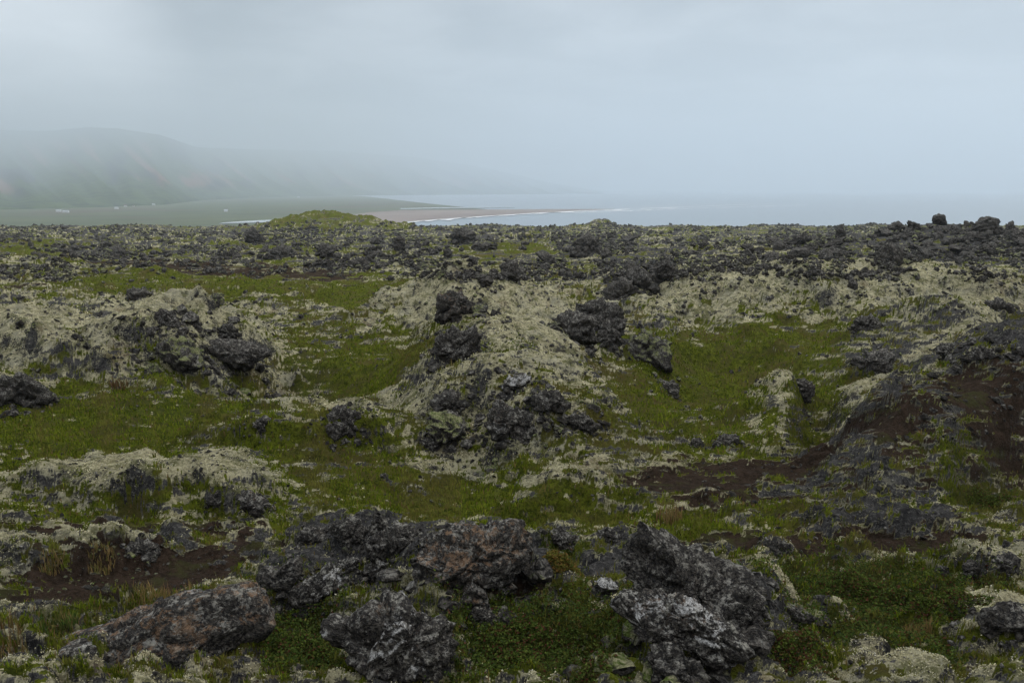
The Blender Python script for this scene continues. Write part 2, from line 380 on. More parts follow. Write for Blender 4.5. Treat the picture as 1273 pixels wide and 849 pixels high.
H('white-cross stone', 'small round grey stone with white cross-like crust left of the leaning boulder', [(734,727),(747,721),(763,719),(769,733),(760,741),(742,741)], M_pale, None, .8, 5, .6, 4)
H('little grey rock on the ridge crest', 'little grey rock on the ridge crest left of the leaning boulder', [(743,662),(753,656),(770,662),(779,671),(768,675),(744,674)], M_rock, None, .8, 5, 1, 5)
H('broad orange-lichened slab', 'broad central foreground slab with orange lichen across its upper face', [(514,690),(534,675),(567,665),(594,658),(617,655),(634,650),(654,655),(674,677),(671,692),(650,706),(640,722),(627,738),(600,752),(577,748),(540,745),(520,732),(517,710)], M_orange, (580,748), .75, 6, .75, 6, back=.6)
H('pointed spike rock', 'pointed black spike rock jutting up left of the orange-lichened slab', [(455,664),(460,642),(464,630),(474,638),(482,652),(484,666),(470,672)], M_black, (470,672), .7, 5, .9, 7)
H('black block under the spike', 'black undercut block directly below the pointed spike rock', [(456,668),(470,658),(486,662),(499,680),(497,692),(480,698),(462,690)], M_black, None, .8, 5, 1, 8)
H('grey hump beside the spike', 'smooth grey hump of lava right beside the pointed spike rock', [(478,660),(490,648),(508,653),(524,667),(522,680),(500,684),(484,678)], M_rock, None, .8, 5, .7, 9)
H('black dome before the slab', 'low black dome rock touching the left end of the orange-lichened slab', [(523,672),(535,662),(550,662),(556,670),(545,680),(528,682)], M_black, None, .8, 5, .7, 10)
H('broken rock at the slab end', 'broken dark rock at the right end of the orange-lichened slab', [(677,661),(697,654),(702,664),(724,670),(722,682),(704,684),(682,682)], M_rock, None, .7, 5, 1.1, 11)
H('V-shaped dark boulder', 'V-shaped smooth dark boulder with two lobes on brown soil', [(313,718),(327,707),(342,713),(358,698),(371,696),(375,712),(362,724),(354,735),(334,737),(319,728)], M_black, None, .8, 5, .6, 12)
H('long sloping slab', 'long sloping grey slab with orange flecks filling the lower left corner', [(-10,842),(20,828),(93,800),(150,780),(200,760),(240,750),(277,742),(314,738),(329,747),(337,767),(340,790),(334,806),(300,822),(250,832),(225,846),(170,862),(100,885),(-30,890)], M_orange, (250,838), .55, 6, .5, 13, back=.7)
H('rough bottom-centre boulder', 'rough grey boulder with white flecks at bottom centre beside green shrubs', [(400,797),(413,784),(443,763),(457,755),(487,758),(514,777),(540,783),(560,793),(566,814),(560,832),(545,852),(500,862),(440,850),(405,822)], M_white, (490,845), .75, 6, .9, 14, back=.5)
H('small rock below the slab', 'small knobbly rock below the orange-lichened slab at its lower edge', [(583,765),(592,757),(604,757),(617,769),(618,781),(588,781)], M_rock, None, .9, 5, 1, 15)
H('flat grey rock on the soil', 'flat grey rock left of the spike rock at the soil edge', [(366,668),(378,658),(402,659),(413,670),(408,678),(372,677)], M_rock, None, .9, 5, .9, 16)
H('upright rough knob', 'upright rough knob of lava left of the orange-lichened slab', [(414,706),(424,692),(438,690),(447,699),(444,717),(420,719)], M_white, None, .9, 5, 1, 17)
H('white-topped low block', 'low dark block with white top before the black undercut block', [(449,710),(462,699),(480,695),(495,702),(492,716),(466,720)], M_white, None, .9, 5, 1, 18)
H('ridge rock beside the shrubs', 'lumpy grey ridge rock above the green shrubs, right of the V-shaped boulder', [(350,744),(378,728),(405,705),(425,712),(432,732),(412,748),(380,756)], M_white, None, .9, 5, 1, 19)
H('squat rock behind the flat rock', 'squat dark rock behind the flat grey rock and left of the spike', [(405,662),(420,648),(445,648),(455,660),(448,670),(418,674)], M_rock, None, .9, 5, 1, 20)
H('lichen boulder on the left soil', 'ridged dark boulder set in pale lichen at left on the soil', [(152,684),(164,671),(186,677),(200,688),(198,695),(160,694)], M_rock, None, .9, 5, 1, 21)
H('small white stone', 'small smooth white stone lying on gravel right of the flat grey rock', [(364,680),(370,678),(375,681),(373,684),(366,684)], M_pale, None, .9, 4, .3, 22)
H('blue-grey slab at the right edge', 'blue-grey flat-faced slab in lichen at the lower right edge', [(1206,784),(1222,764),(1246,752),(1268,750),(1282,762),(1280,778),(1242,780),(1225,793)], M_black, None, .6, 5, .6, 23)
H('upper right-edge block', 'smooth blue-grey block at the right edge above the flat-faced slab', [(1236,706),(1244,690),(1262,687),(1272,698),(1268,710),(1242,711)], M_black, None, .8, 5, .7, 24)
H('black rock in right lichen', 'low black rock in pale lichen left of the right-edge block', [(1198,708),(1210,699),(1228,702),(1234,711),(1204,713)], M_black, None, .8, 5, 1, 25)
H('round black stone on grass', 'round black stone at the grass edge, left of the right-edge lichen', [(1166,711),(1170,704),(1181,706),(1186,713),(1172,716)], M_black, None, .9, 4, .8, 26)
H('low rock on the soil bank', 'low dark rock on the brown soil bank behind the leaning boulder', [(946,682),(956,671),(975,674),(990,682),(984,688),(950,688)], M_rock, None, .9, 5, 1, 27)
H('pale lichen ledge', 'pale lichen-covered ledge right of the leaning boulder in the shrubs', [(945,752),(960,746),(990,755),(1020,764),(1044,770),(1030,778),(990,776),(950,768)], M_mossy, None, .5, 5, .7, 28)
# -- middle distance
H('reddish-brown cube rock', 'reddish dark upper of two stacked-looking boulders on the central hump', [(536,398),(539,377),(549,360),(565,358),(575,368),(592,376),(595,396),(569,400)], M_brown, None, .8, 5, 1.25, 30)
H('black lower hump boulder', 'black craggy lower of the two boulders left on the central hump', [(538,446),(542,427),(555,406),(572,411),(592,400),(599,417),(605,436),(596,448),(559,451)], M_black, None, .8, 5, 1.12, 31)
H('left wing of the split boulder', 'left leaning wing of the split boulder right of the hump', [(683,398),(688,387),(702,381),(715,389),(735,397),(744,420),(735,427),(719,420),(705,420),(692,411)], M_rock, None, .6, 5, 1.00, 32)
H('arched top of the split boulder', 'arched dark top rock bridging the back of the split boulder', [(714,380),(725,373),(749,373),(767,379),(776,398),(774,408),(757,410),(735,404),(719,396)], M_rock, (748,410), .6, 5, 1.00, 33)
H('central fin of the split boulder', 'upright pointed fin rock at the front of the split boulder', [(738,428),(744,407),(750,389),(757,390),(762,410),(775,419),(781,432),(760,439)], M_rock, None, .7, 5, 1.00, 34)
H('lichen flank of the split boulder', 'lichen-draped right flank rock of the split boulder', [(778,432),(784,414),(802,404),(816,417),(833,440),(832,452),(809,449),(784,443)], M_mossy, None, .8, 5, 1.12, 35)
H('white-capped hump rock', 'small grey rock with bright white cap on the central hump', [(624,480),(630,468),(645,466),(660,473),(664,484),(650,489),(632,487)], M_pale, None, .8, 5, 1.12, 36)
H('flat grey rock in right grass', 'flat grey rock lying in grass right of the central hump', [(805,482),(818,473),(840,474),(851,483),(846,489),(812,489)], M_rock, None, .7, 5, 1.00, 37)
H('white-streaked centre boulder', 'black boulder with white streak on its front, centre of the picture', [(598,507),(605,497),(625,502),(642,512),(659,516),(679,517),(686,528),(674,539),(652,546),(625,543),(607,527)], M_white, None, .75, 5, 1.12, 38)
H('knobbly rock left of centre', 'knobbly dark rock behind and left of the white-streaked boulder', [(537,510),(548,493),(562,486),(579,496),(588,504),(572,513),(548,516)], M_rock, None, .8, 5, 1.38, 39)
H('lichen-speckled outcrop', 'lichen-speckled outcrop directly left of the white-streaked boulder', [(530,532),(542,517),(565,514),(582,522),(600,538),(593,548),(565,550),(545,543)], M_mossy, None, .8, 5, 1.25, 40)
H('low rocks behind centre', 'low broken rock behind and right of the white-streaked boulder', [(657,500),(672,491),(692,489),(703,499),(717,508),(690,511),(664,508)], M_rock, None, .8, 5, 1.25, 41)
H('grey rock right of centre', 'grey rock in lichen right of the white-streaked boulder', [(704,524),(716,514),(733,518),(741,530),(734,537),(710,536)], M_rock, None, .8, 5, 1.25, 42)
H('small rock below the outcrop', 'small grey rock below the lichen-speckled outcrop', [(518,557),(530,545),(548,546),(556,557),(540,563)], M_rock, None, .8, 5, 1.25, 43)
H('rock under the shaggy grass', 'dark rock half under grass at the right end of the left lichen ridge', [(398,530),(408,515),(432,510),(452,517),(456,530),(430,537),(404,536)], M_rock, None, .8, 5, 1.25, 44)
H('lone black pebble', 'lone black stone on pale lichen below the central outcrop', [(471,592),(476,587),(482,590),(482,594),(474,595)], M_black, None, .9, 4, .8, 45)
H('wedge rock on the left ledge', 'dark wedge rock lying on top of the left lichen ledge', [(189,389),(195,383),(212,389),(225,400),(218,405),(200,401)], M_black, None, .8, 5, 1.12, 46)
H('upright block on the ledge lip', 'upright black block standing at the lip of the left ledge', [(271,408),(281,401),(292,403),(297,415),(294,432),(281,428)], M_black, None, .8, 5, 1.25, 47)
H('black cliff under the ledge', 'black undercut cliff face below the left lichen ledge, above the grass hollow', [(236,440),(245,428),(275,420),(305,424),(330,428),(336,438),(318,448),(296,455),(268,462),(244,458)], M_black, (290,458), .5, 5, 1.25, 48)
H('rounded grey brow', 'rounded grey brow of lava hanging over the left grass hollow', [(172,432),(190,423),(215,420),(235,430),(254,455),(252,470),(235,474),(222,458),(196,446)], M_mossy, (240,470), .6, 5, 1.00, 49)
H('shadowed ledge at the left edge', 'dark lichen-topped ledge rock at the left edge', [(-14,476),(0,464),(25,468),(48,478),(56,490),(46,500),(0,504),(-14,500)], M_rock, None, .6, 5, 1.25, 50)
H('crooked rock on the lichen mound', 'crooked black rock on the front of the left lichen mound', [(253,626),(262,617),(273,611),(280,617),(276,627),(262,633)], M_black, None, .8, 5, 1.25, 51)
H('long dark rock by the tussock', 'long dark rock with white tip left of the green tussock', [(289,622),(296,612),(310,616),(334,626),(345,634),(332,639),(310,634),(294,630)], M_white, None, .6, 5, 1.12, 52)
H('black notch rock', 'small black rock notched into the left lichen ridge', [(313,522),(322,515),(334,522),(338,535),(326,539),(316,533)], M_black, None, .8, 5, 1.25, 53)
H('block in the upper green strip', 'square grey block in the bright green strip at upper left', [(151,370),(158,358),(178,358),(189,368),(184,375),(156,375)], M_rock, None, .8, 5, 1.12, 55)
H('pale rock in the green strip', 'small pale rock in the green strip right of the square block', [(256,373),(264,364),(274,365),(278,373),(268,376)], M_mossy, None, .8, 4, 1, 56)
H('cave-mouth slab', 'tilted dark slab beside the grassy pit at mid right', [(1060,462),(1068,446),(1084,439),(1116,434),(1112,447),(1102,462),(1076,466)], M_rock, None, .6, 5, 1.00, 57)
H('dark lid rock', 'dark lid-like rock resting on pale lichen at right', [(1163,436),(1172,428),(1190,426),(1199,433),(1192,440),(1172,440)], M_black, None, .8, 5, 1.12, 58)
H('pyramid rock on the right slope', 'pyramid-shaped grey rock on the lichen slope above the right valley', [(1060,408),(1070,396),(1084,391),(1096,397),(1092,410),(1070,413)], M_rock, None, .8, 5, 1.25, 59)
H('broad right-edge mid rock', 'broad brown-grey rock near the right edge of the lichen slope', [(1222,383),(1230,374),(1250,375),(1267,381),(1264,389),(1232,389)], M_rock, None, .8, 5, 1.25, 60)
H('black rock beside the lid', 'black broken rock right of the dark lid-like rock', [(1208,443),(1216,431),(1232,432),(1242,443),(1234,450),(1216,449)], M_black, None, .8, 5, 1.25, 61)
H('dark notch below the valley', 'dark rock under a lichen lip at the foot of the right valley', [(980,488),(988,476),(1002,474),(1016,484),(1008,495),(990,497)], M_rock, None, .8, 5, 1.25, 62)
H('lone slope stone', 'lone small dark stone on the open lichen slope below the skyline blocks', [(1054,357),(1057,347),(1065,347),(1069,357),(1061,361)], M_black, None, .9, 4, .9, 63)
H('twin purple stone on the left', 'left of two purplish stones in the grass right of centre', [(857,556),(862,545),(871,544),(876,553),(868,559)], M_rock, None, .9, 5, 1.00, 64)
H('twin purple stone on the right', 'larger right one of two purplish stones in the grass right of centre', [(884,554),(892,545),(908,540),(920,545),(914,554),(896,557)], M_rock, None, .9, 5, 1.00, 65)
# -- far
H('skyline pillar', 'narrow upright pillar rock on the skyline right of centre', [(1039,302),(1039,285),(1043,277),(1050,279),(1052,288),(1049,302)], M_black, None, .9, 5, .9, 66)
H('perched skyline boulder', 'boulder perched alone on the highest point of the right skyline', [(1160,276),(1161,269),(1170,265),(1175,270),(1176,277),(1168,279)], M_black, None, .9, 5, .7, 67)
H('skyline dome boulder', 'large dome-shaped black boulder on the right skyline', [(1210,288),(1214,277),(1226,269),(1238,270),(1246,280),(1246,291),(1228,294)], M_black, None, .8, 5, .8, 68)
H('last skyline knob', 'small blocky knob right of the skyline dome boulder', [(1249,288),(1253,277),(1260,276),(1264,284),(1263,290)], M_black, None, .9, 5, .9, 69)
H('big dark rock in the right rubble', 'biggest dark rounded rock at the front of the right rubble ridge', [(1090,326),(1095,311),(1105,303),(1119,306),(1127,318),(1127,331),(1104,332)], M_black, None, .8, 5, .8, 70)
H('low skyline slab', 'low flat slab on the left shoulder of the right skyline ridge', [(1102,284),(1114,276),(1128,275),(1126,283),(1112,287)], M_black, None, .8, 5, .9, 71)
H('far central crag', 'broad dark crag in the rubble right of the mossy hump', [(709,319),(713,304),(722,298),(732,291),(742,297),(753,315),(740,321)], M_black, None, .8, 5, 1.1, 72)
H('jagged pinnacle behind the hump', 'jagged tree-like pinnacle rock behind the mossy hump', [(558,298),(565,288),(572,288),(578,279),(584,286),(590,291),(594,300),(575,303)], M_black, None, .6, 5, 1.3, 73)
H('tall block below the hump', 'tall rounded dark block at the foot of the mossy hump', [(621,348),(622,326),(632,317),(645,325),(650,344),(640,353),(628,352)], M_black, None, .8, 5, .9, 74)
H('triangular block', 'triangular black block left of the tall rounded block', [(584,352),(587,334),(600,339),(614,350),(606,356),(590,356)], M_black, None, .8, 5, .9, 75)
H('leaning plate by the hump', 'leaning plate rock on the right flank of the mossy hump', [(664,314),(672,310),(684,315),(697,328),(690,331),(676,325)], M_rock, None, .7, 5, .9, 76)
H('peaked block of the middle group', 'peaked dark block in the middle rubble group right of the hump', [(773,358),(780,340),(793,332),(806,344),(818,358),(800,363)], M_black, None, .8, 5, 1, 77)
H('right block of the middle group', 'tallest right-hand block of the middle rubble group', [(815,340),(826,322),(838,319),(848,336),(847,352),(826,354)], M_black, None, .8, 5, 1, 78)
H('sprawling front block', 'sprawling low block at the front of the middle rubble group', [(748,364),(760,352),(775,347),(790,358),(804,367),(780,373),(756,372)], M_rock, None, .8, 5, 1, 79)
H('upper-left pinnacle', 'peaked black pinnacle below the green conical mound', [(302,300),(306,288),(313,282),(321,287),(332,299),(318,304)], M_black, None, .8, 5, 1, 80)
H('pinnacle foot slab', 'wide blocky rock below the peaked pinnacle at upper left', [(330,319),(337,309),(354,306),(368,312),(367,322),(346,323)], M_rock, None, .8, 5, 1, 81)
H('rock under the mound', 'dark rock in front of the green conical mound', [(390,317),(400,304),(415,309),(416,320),(400,323)], M_black, None, .8, 5, 1, 82)
H('standing block right of the mound', 'square standing dark block right of the green conical mound', [(488,310),(490,298),(497,293),(503,298),(504,310),(495,314)], M_black, None, .8, 5, .8, 83)


RELIEF = [(a_, b_, c_, d_, e_, h_ * (1.7 if b_ < 640 else 1)) for a_, b_, c_, d_, e_, h_ in RELIEF]
_ROOT = []                                            # ground swells and bares its rock round every boulder
for a_, k_ in HD:
    P_ = np.array(a_[2], float); w_ = np.ptp(P_[:, 0]); h_ = np.ptp(P_[:, 1]); vb_ = min(P_[:, 1].max(), 850)
    if vb_ < 336 or vb_ > 838: continue
    y_ = float(np.exp(np.interp(-slope_of_v(vb_), -_D / np.exp(_L), _L)))
    cu_ = P_[:, 0].mean()
    _ROOT.append((cu_, vb_, w_, h_, y_))
    RELIEF.append((cu_, vb_ - h_ * .12, w_ * .75, max(h_ * .32, 5), 0, min(.22 * h_ * y_ / F, .08 + .014 * y_)))
    ROCK.append((cu_ + w_ * .1, vb_ - h_ * .05, w_ * .72, max(h_ * .30, 5), 0, .0 if (cu_ < 340 and 380 < vb_ < 505) else .28 if vb_ < 640 else .4))

# ------------------------------------------------------------------ ground
GRID = {}
def build_ground():
    ys = np.concatenate([np.exp(np.linspace(math.log(1.2), math.log(3.6), 40))[:-1], np.exp(np.linspace(math.log(3.6), math.log(560), 1260))[:-1], np.linspace(560, 900, 40)])
    ks = np.concatenate([np.linspace(-1.1, -.69, 70)[:-1], np.linspace(-.69, .69, 1050), np.linspace(.69, 1.1, 70)[1:]])
    K, Y = np.meshgrid(ks, ys); X = K * Y
    x, y = X.ravel(), Y.ravel()
    z, zone = terrain(x, y)
    R, C = Y.shape
    GRID.update(ks=ks, ys=ys, z=z.reshape(R, C), zone=zone.reshape(R, C, 4))
    i = (np.arange(R - 1)[:, None] * C + np.arange(C - 1)[None, :]).ravel()
    faces = np.stack([i, i + 1, i + C + 1, i + C], 1)
    o = mesh_np('lava_ground', np.stack([x, y, z], 1), faces, M_ground, True, {'zone': zone})
    tag(o, 'rolling lava field floor of pale lichen, green moss hollows and brown soil', 'ground', kind='structure')
build_ground()

def ground_at(x, y):
    """height and cover read back from the built ground (bilinear height)"""
    x = np.asarray(x, float); y = np.asarray(y, float)
    ks, ys = GRID['ks'], GRID['ys']
    fi = np.clip(np.interp(x / y, ks, np.arange(len(ks))), 0, len(ks) - 1.001); fj = np.clip(np.interp(y, ys, np.arange(len(ys))), 0, len(ys) - 1.001)
    i = fi.astype(int); j = fj.astype(int); a = fi - i; b = fj - j; Z = GRID['z']
    z = (Z[j, i] * (1 - a) + Z[j, i + 1] * a) * (1 - b) + (Z[j + 1, i] * (1 - a) + Z[j + 1, i + 1] * a) * b
    return z, GRID['zone'][j, i]

_YS = np.exp(np.linspace(math.log(4.2), math.log(540), 1100))
def hit(u, v):
    """first ground point seen through photo pixels (arrays)"""
    u = np.atleast_1d(np.asarray(u, float)); v = np.atleast_1d(np.asarray(v, float))
    out = np.zeros((len(u), 3))
    for k in range(0, len(u), 4000):
        uu, vv = u[k:k + 4000, None], v[k:k + 4000, None]
        Y = np.broadcast_to(_YS, (len(uu), len(_YS))); X = kx_of(uu, vv) * Y
        z = ground_at(X, Y)[0]
        below = (CAMZ - Y * slope_of_v(vv)) <= z
        j = np.where(below.any(1), below.argmax(1), len(_YS) - 1)
        yy = _YS[j]; out[k:k + 4000, 0] = kx_of(uu[:, 0], vv[:, 0]) * yy; out[k:k + 4000, 1] = yy; out[k:k + 4000, 2] = z[np.arange(len(j)), j]
    return out

# ------------------------------------------------------------------ rocks
_ico = {}
def ico(n):
    if n not in _ico:
        bm = bmesh.new(); bmesh.ops.create_icosphere(bm, subdivisions=n, radius=1)
        _ico[n] = (np.array([v.co[:] for v in bm.verts]), np.array([[v.index for v in f.verts] for f in bm.faces])); bm.free()
    return _ico[n]

def crag(p, nrm, size, seed, rough=1.0, fine=True):
    """break a smooth lump into a jagged lava block"""
    q = p / size
    w = np.stack([v3(q * 2.2 + 11, seed + k) for k in range(3)], 1) * .22
    f1, f2, cid, off = worley3((q + w) * 2.3 + seed * 1.7, seed)
    d = (cid - .5) * .22 + (sst(0, .10, f2 - f1) - 1) * .07
    # tilt of each broken face
    d = d + (off * (np.stack([np.modf(cid * 13.7)[0], np.modf(cid * 29.3)[0], np.modf(cid * 51.1)[0]], 1) - .5)).sum(1) * .36
    g1, g2, gid, go = worley3((q + w * .7) * 6.1 + seed * .9, seed + 9)
    d = d + (go * (np.stack([np.modf(gid * 17.7)[0], np.modf(gid * 39.3)[0], np.modf(gid * 61.1)[0]], 1) - .5)).sum(1) * .16 + (gid - .5) * .07 + (sst(0, .12, g2 - g1) - 1) * .025
    ax = np.array([math.sin(seed) * .6, math.cos(seed * 1.7) * .4, 1.0]); ax /= np.linalg.norm(ax)
    st = np.modf(q @ ax * 3.6 + w[:, 0] * 1.6 + 50)[0]
    d = d + (sst(0, .75, st) * (1 - sst(.86, 1, st)) - .5) * .055
    d = d + (1 - 2 * np.abs(v3(q * 4.1, seed + 3))) * .03
    if fine:
        h1, h2, hid, _ = worley3((q + w * .5) * 13 + seed * .3, seed + 12)
        d = d + (hid - .5) * .03 + (sst(0, .1, h2 - h1) - 1) * .018 + (1 - 2 * np.abs(v3(q * 9.5, seed + 4))) * .022 + (1 - 2 * np.abs(v3(q * 20, seed + 5))) * .014 + v3(q * 43, seed + 6) * .009
    return p + nrm * (d * size * rough)[:, None]

def poly_radius(poly, c, n=360):
    P = np.array(poly, float) - c; th = np.linspace(-math.pi, math.pi, n, endpoint=False)
    dx, dz = np.cos(th), np.sin(th); r = np.zeros(n)
    for i in range(len(P)):
        a = P[i]; e = P[(i + 1) % len(P)] - a
        den = dx * e[1] - dz * e[0]; den = np.where(np.abs(den) < 1e-9, 1e-9, den)
        t = (a[0] * e[1] - a[1] * e[0]) / den; s = (a[0] * dz - a[1] * dx) / den
        r = np.maximum(r, np.where((t > 0) & (s >= -1e-6) & (s <= 1 + 1e-6), t, 0))
    k = np.array([1, 2, 3, 2, 1.]); k /= k.sum()
    r = np.convolve(np.concatenate([r[-2:], r, r[:2]]), k, 'valid')
    return th, r

HERO = []    # (short name, u, v, radius px) for naming the neighbours
def hero(short, label, poly, mat, base=None, deep=.55, sub=5, rough=1.0, seed=0, group=None, back=.25):
    P = np.array(poly, float)
    u0, u1 = P[:, 0].min(), P[:, 0].max(); vb = P[:, 1].max(); vt = P[:, 1].min()
    bu, bv = base if base else ((u0 + u1) / 2, vb - .08 * (vb - vt))
    g = hit([bu], [min(bv, 848)])[0]; Y = g[1]
    if 'skyline' in short and Y > 130: Y = 104.0
    wpx = (u1 - u0) * Y / F; D = deep * .5 * wpx
    Yc = Y + D * back
    W = np.stack([kx_of(P[:, 0], P[:, 1]) * Yc, CAMZ - Yc * slope_of_v(P[:, 1])], 1)
    low = W[:, 1].min(); hgt = W[:, 1].max() - low
    W[:, 1] = np.where(W[:, 1] < low + .22 * hgt, W[:, 1] - .18 * hgt - .02, W[:, 1])      # rooted in the ground
    c = (W.min(0) + W.max(0)) / 2 * .5 + W.mean(0) * .5
    th, R = poly_radius(W, c)
    V, Fc = ico(sub)
    t = np.arctan2(V[:, 2], V[:, 0]); s = np.sqrt(V[:, 0] ** 2 + V[:, 2] ** 2)
    r = np.interp(t, np.append(th, math.pi), np.append(R, R[0])); rm = R.mean()
    r = r * (sst(.1, .8, s)) + (1 - sst(.1, .8, s)) * (rm * .5 + r * .5)
    se = s ** .8
    p = np.stack([np.cos(t) * r * se, V[:, 1] * D * (.8 + .2 * r / rm), np.sin(t) * r * se], 1)
    nr = np.stack([V[:, 0] / max(rm, 1e-3), V[:, 1] / max(D, 1e-3), V[:, 2] / max(rm, 1e-3)], 1)
    nr /= np.linalg.norm(nr, axis=1, keepdims=True)
    rg_ = np.random.default_rng(500 + seed)
    for _ in range(12):
        nv = np.array([rg_.normal() * .7, -abs(rg_.normal()) - .25, rg_.normal() * .7 + .15]); nv /= np.linalg.norm(nv)
        tt = p @ nv; off = tt.max() * rg_.uniform(.55, .86); p = p - np.outer(np.maximum(tt - off, 0), nv) * .94
    size = (R.mean() * 1.3 + D * .35)
    ang = seed * .37
    p = crag(p, nr, size, 100 + seed * 17, rough * .78)
    o = mesh_np('lava_boulder', p, Fc, mat, True, None, (c[0], Yc, c[1]))
    tag(o, label, 'boulder', group)
    HERO.append((short, (u0 + u1) / 2, (vb + vt) / 2, max((u1 - u0), (vb - vt)) / 2))
    return o

for a_, k_ in HD: hero(*a_, **k_)

# -- repeats: broken blocks strewn between the boulders
BLOCKS = []
for k in range(10):
    V, Fc = ico(4)
    p = V.copy()
    for j in range(7):                                   # cut flat faces
        nv = RNG.normal(size=3); nv /= np.linalg.norm(nv); dd = RNG.uniform(.45, .85)
        t = p @ nv; p = p - np.outer(np.maximum(t - dd, 0), nv)
    p = p * np.array([1, RNG.uniform(.6, 1), RNG.uniform(.55, 1.15)])
    p = crag(p, V, 1.0, 900 + k * 31, 1.25)
    p /= np.abs(p).max(0).mean()
    me_o = mesh_np('lava_block', p, Fc, M_black if k % 3 else M_rock, True)
    BLOCKS.append(me_o.data); COL.objects.unlink(me_o); bpy.data.objects.remove(me_o)

CLUST = [('blocks heaped on the right skyline ridge', 1180, 303, 105, 20, 84, 7, 24), ('blocks of the black heap below the pillar', 985, 314, 66, 12, 30, 10, 28),
 ('blocks of the middle rubble group', 812, 345, 50, 20, 14, 9, 24), ('blocks round the mossy hump', 580, 322, 60, 20, 16, 8, 20), ('blocks right of the green mound', 470, 318, 60, 18, 22, 8, 20),
 ('blocks along the upper left rubble', 130, 314, 120, 10, 18, 8, 18), ('blocks below the peaked pinnacle', 345, 316, 60, 10, 9, 7, 16), ('blocks by the far crag', 735, 308, 66, 14, 10, 8, 18),
 ('stones on the foreground ridge', 500, 705, 150, 45, 20, 7, 20), ('stones at the right lichen terrace', 1225, 437, 45, 12, 8, 7, 18), ('stones on the central hump', 660, 520, 110, 50, 13, 6, 15),
 ('stones on the right lava pavement', 1180, 490, 80, 40, 10, 7, 20), ('stones on the left lichen ledge', 110, 415, 110, 22, 10, 6, 16), ('stones on the right soil', 1050, 645, 190, 45, 12, 5, 13), ('stones on the left soil', 170, 700, 160, 40, 10, 5, 12)]
REL = {}
for (grp, cu, cv, ru, rv, n, s0, s1) in CLUST:
    a = RNG.uniform(0, 2 * math.pi, n); rr = np.sqrt(RNG.uniform(0, 1, n))
    us = cu + ru * rr * np.cos(a); vs = cv + rv * rr * np.sin(a); pos = hit(us, vs)
    for i in range(n):
        px = s0 + (s1 - s0) * RNG.uniform() ** 1.8
        m = px * pos[i, 1] / F * .5
        o = bpy.data.objects.new('lava_block', BLOCKS[int(RNG.integers(len(BLOCKS)))])
        flat = .6 if 'stones' in grp else .95
        o.scale = (m * RNG.uniform(.8, 1.25), m * RNG.uniform(.8, 1.2), m * RNG.uniform(.7, 1.15) * flat)
        o.rotation_euler = (RNG.uniform(-.5, .5), RNG.uniform(-.5, .5), RNG.uniform(0, 6.28))
        o.location = (pos[i, 0], pos[i, 1], pos[i, 2] + m * .22)
        link(o); o['group'] = grp; o['category'] = 'rock'
        best = min(HERO, key=lambda h: math.hypot(h[1] - us[i], (h[2] - vs[i]) * 1.8) - h[3] * .3)
        du, dv = us[i] - best[1], vs[i] - best[2]
        side = ('right of' if du > 0 else 'left of') if abs(du) > abs(dv) * 1.3 else ('in front of' if dv > 0 else 'behind')
        REL.setdefault((best[0], side), []).append((math.hypot(du, dv), px, o))
ORD = ['nearest', 'second nearest', 'third nearest', 'fourth nearest', 'fifth nearest', 'sixth nearest', 'seventh nearest', 'eighth nearest', 'ninth nearest']
ORD += ['%s nearest' % w for w in ('tenth', 'eleventh', 'twelfth', 'thirteenth', 'fourteenth', 'fifteenth', 'sixteenth', 'seventeenth', 'eighteenth', 'nineteenth', 'twentieth')]
for (hn, side), lst in REL.items():
    lst.sort(key=lambda e: e[0])
    for k, (dd, px, o) in enumerate(lst):
        sz = 'small' if px < 11 else 'middling' if px < 16 else 'large'
        o['label'] = '%s dark lava block %s the %s' % (sz, side, hn) if len(lst) == 1 else '%s dark lava block %s %s the %s' % (sz, ORD[min(k, 19)], side, hn)

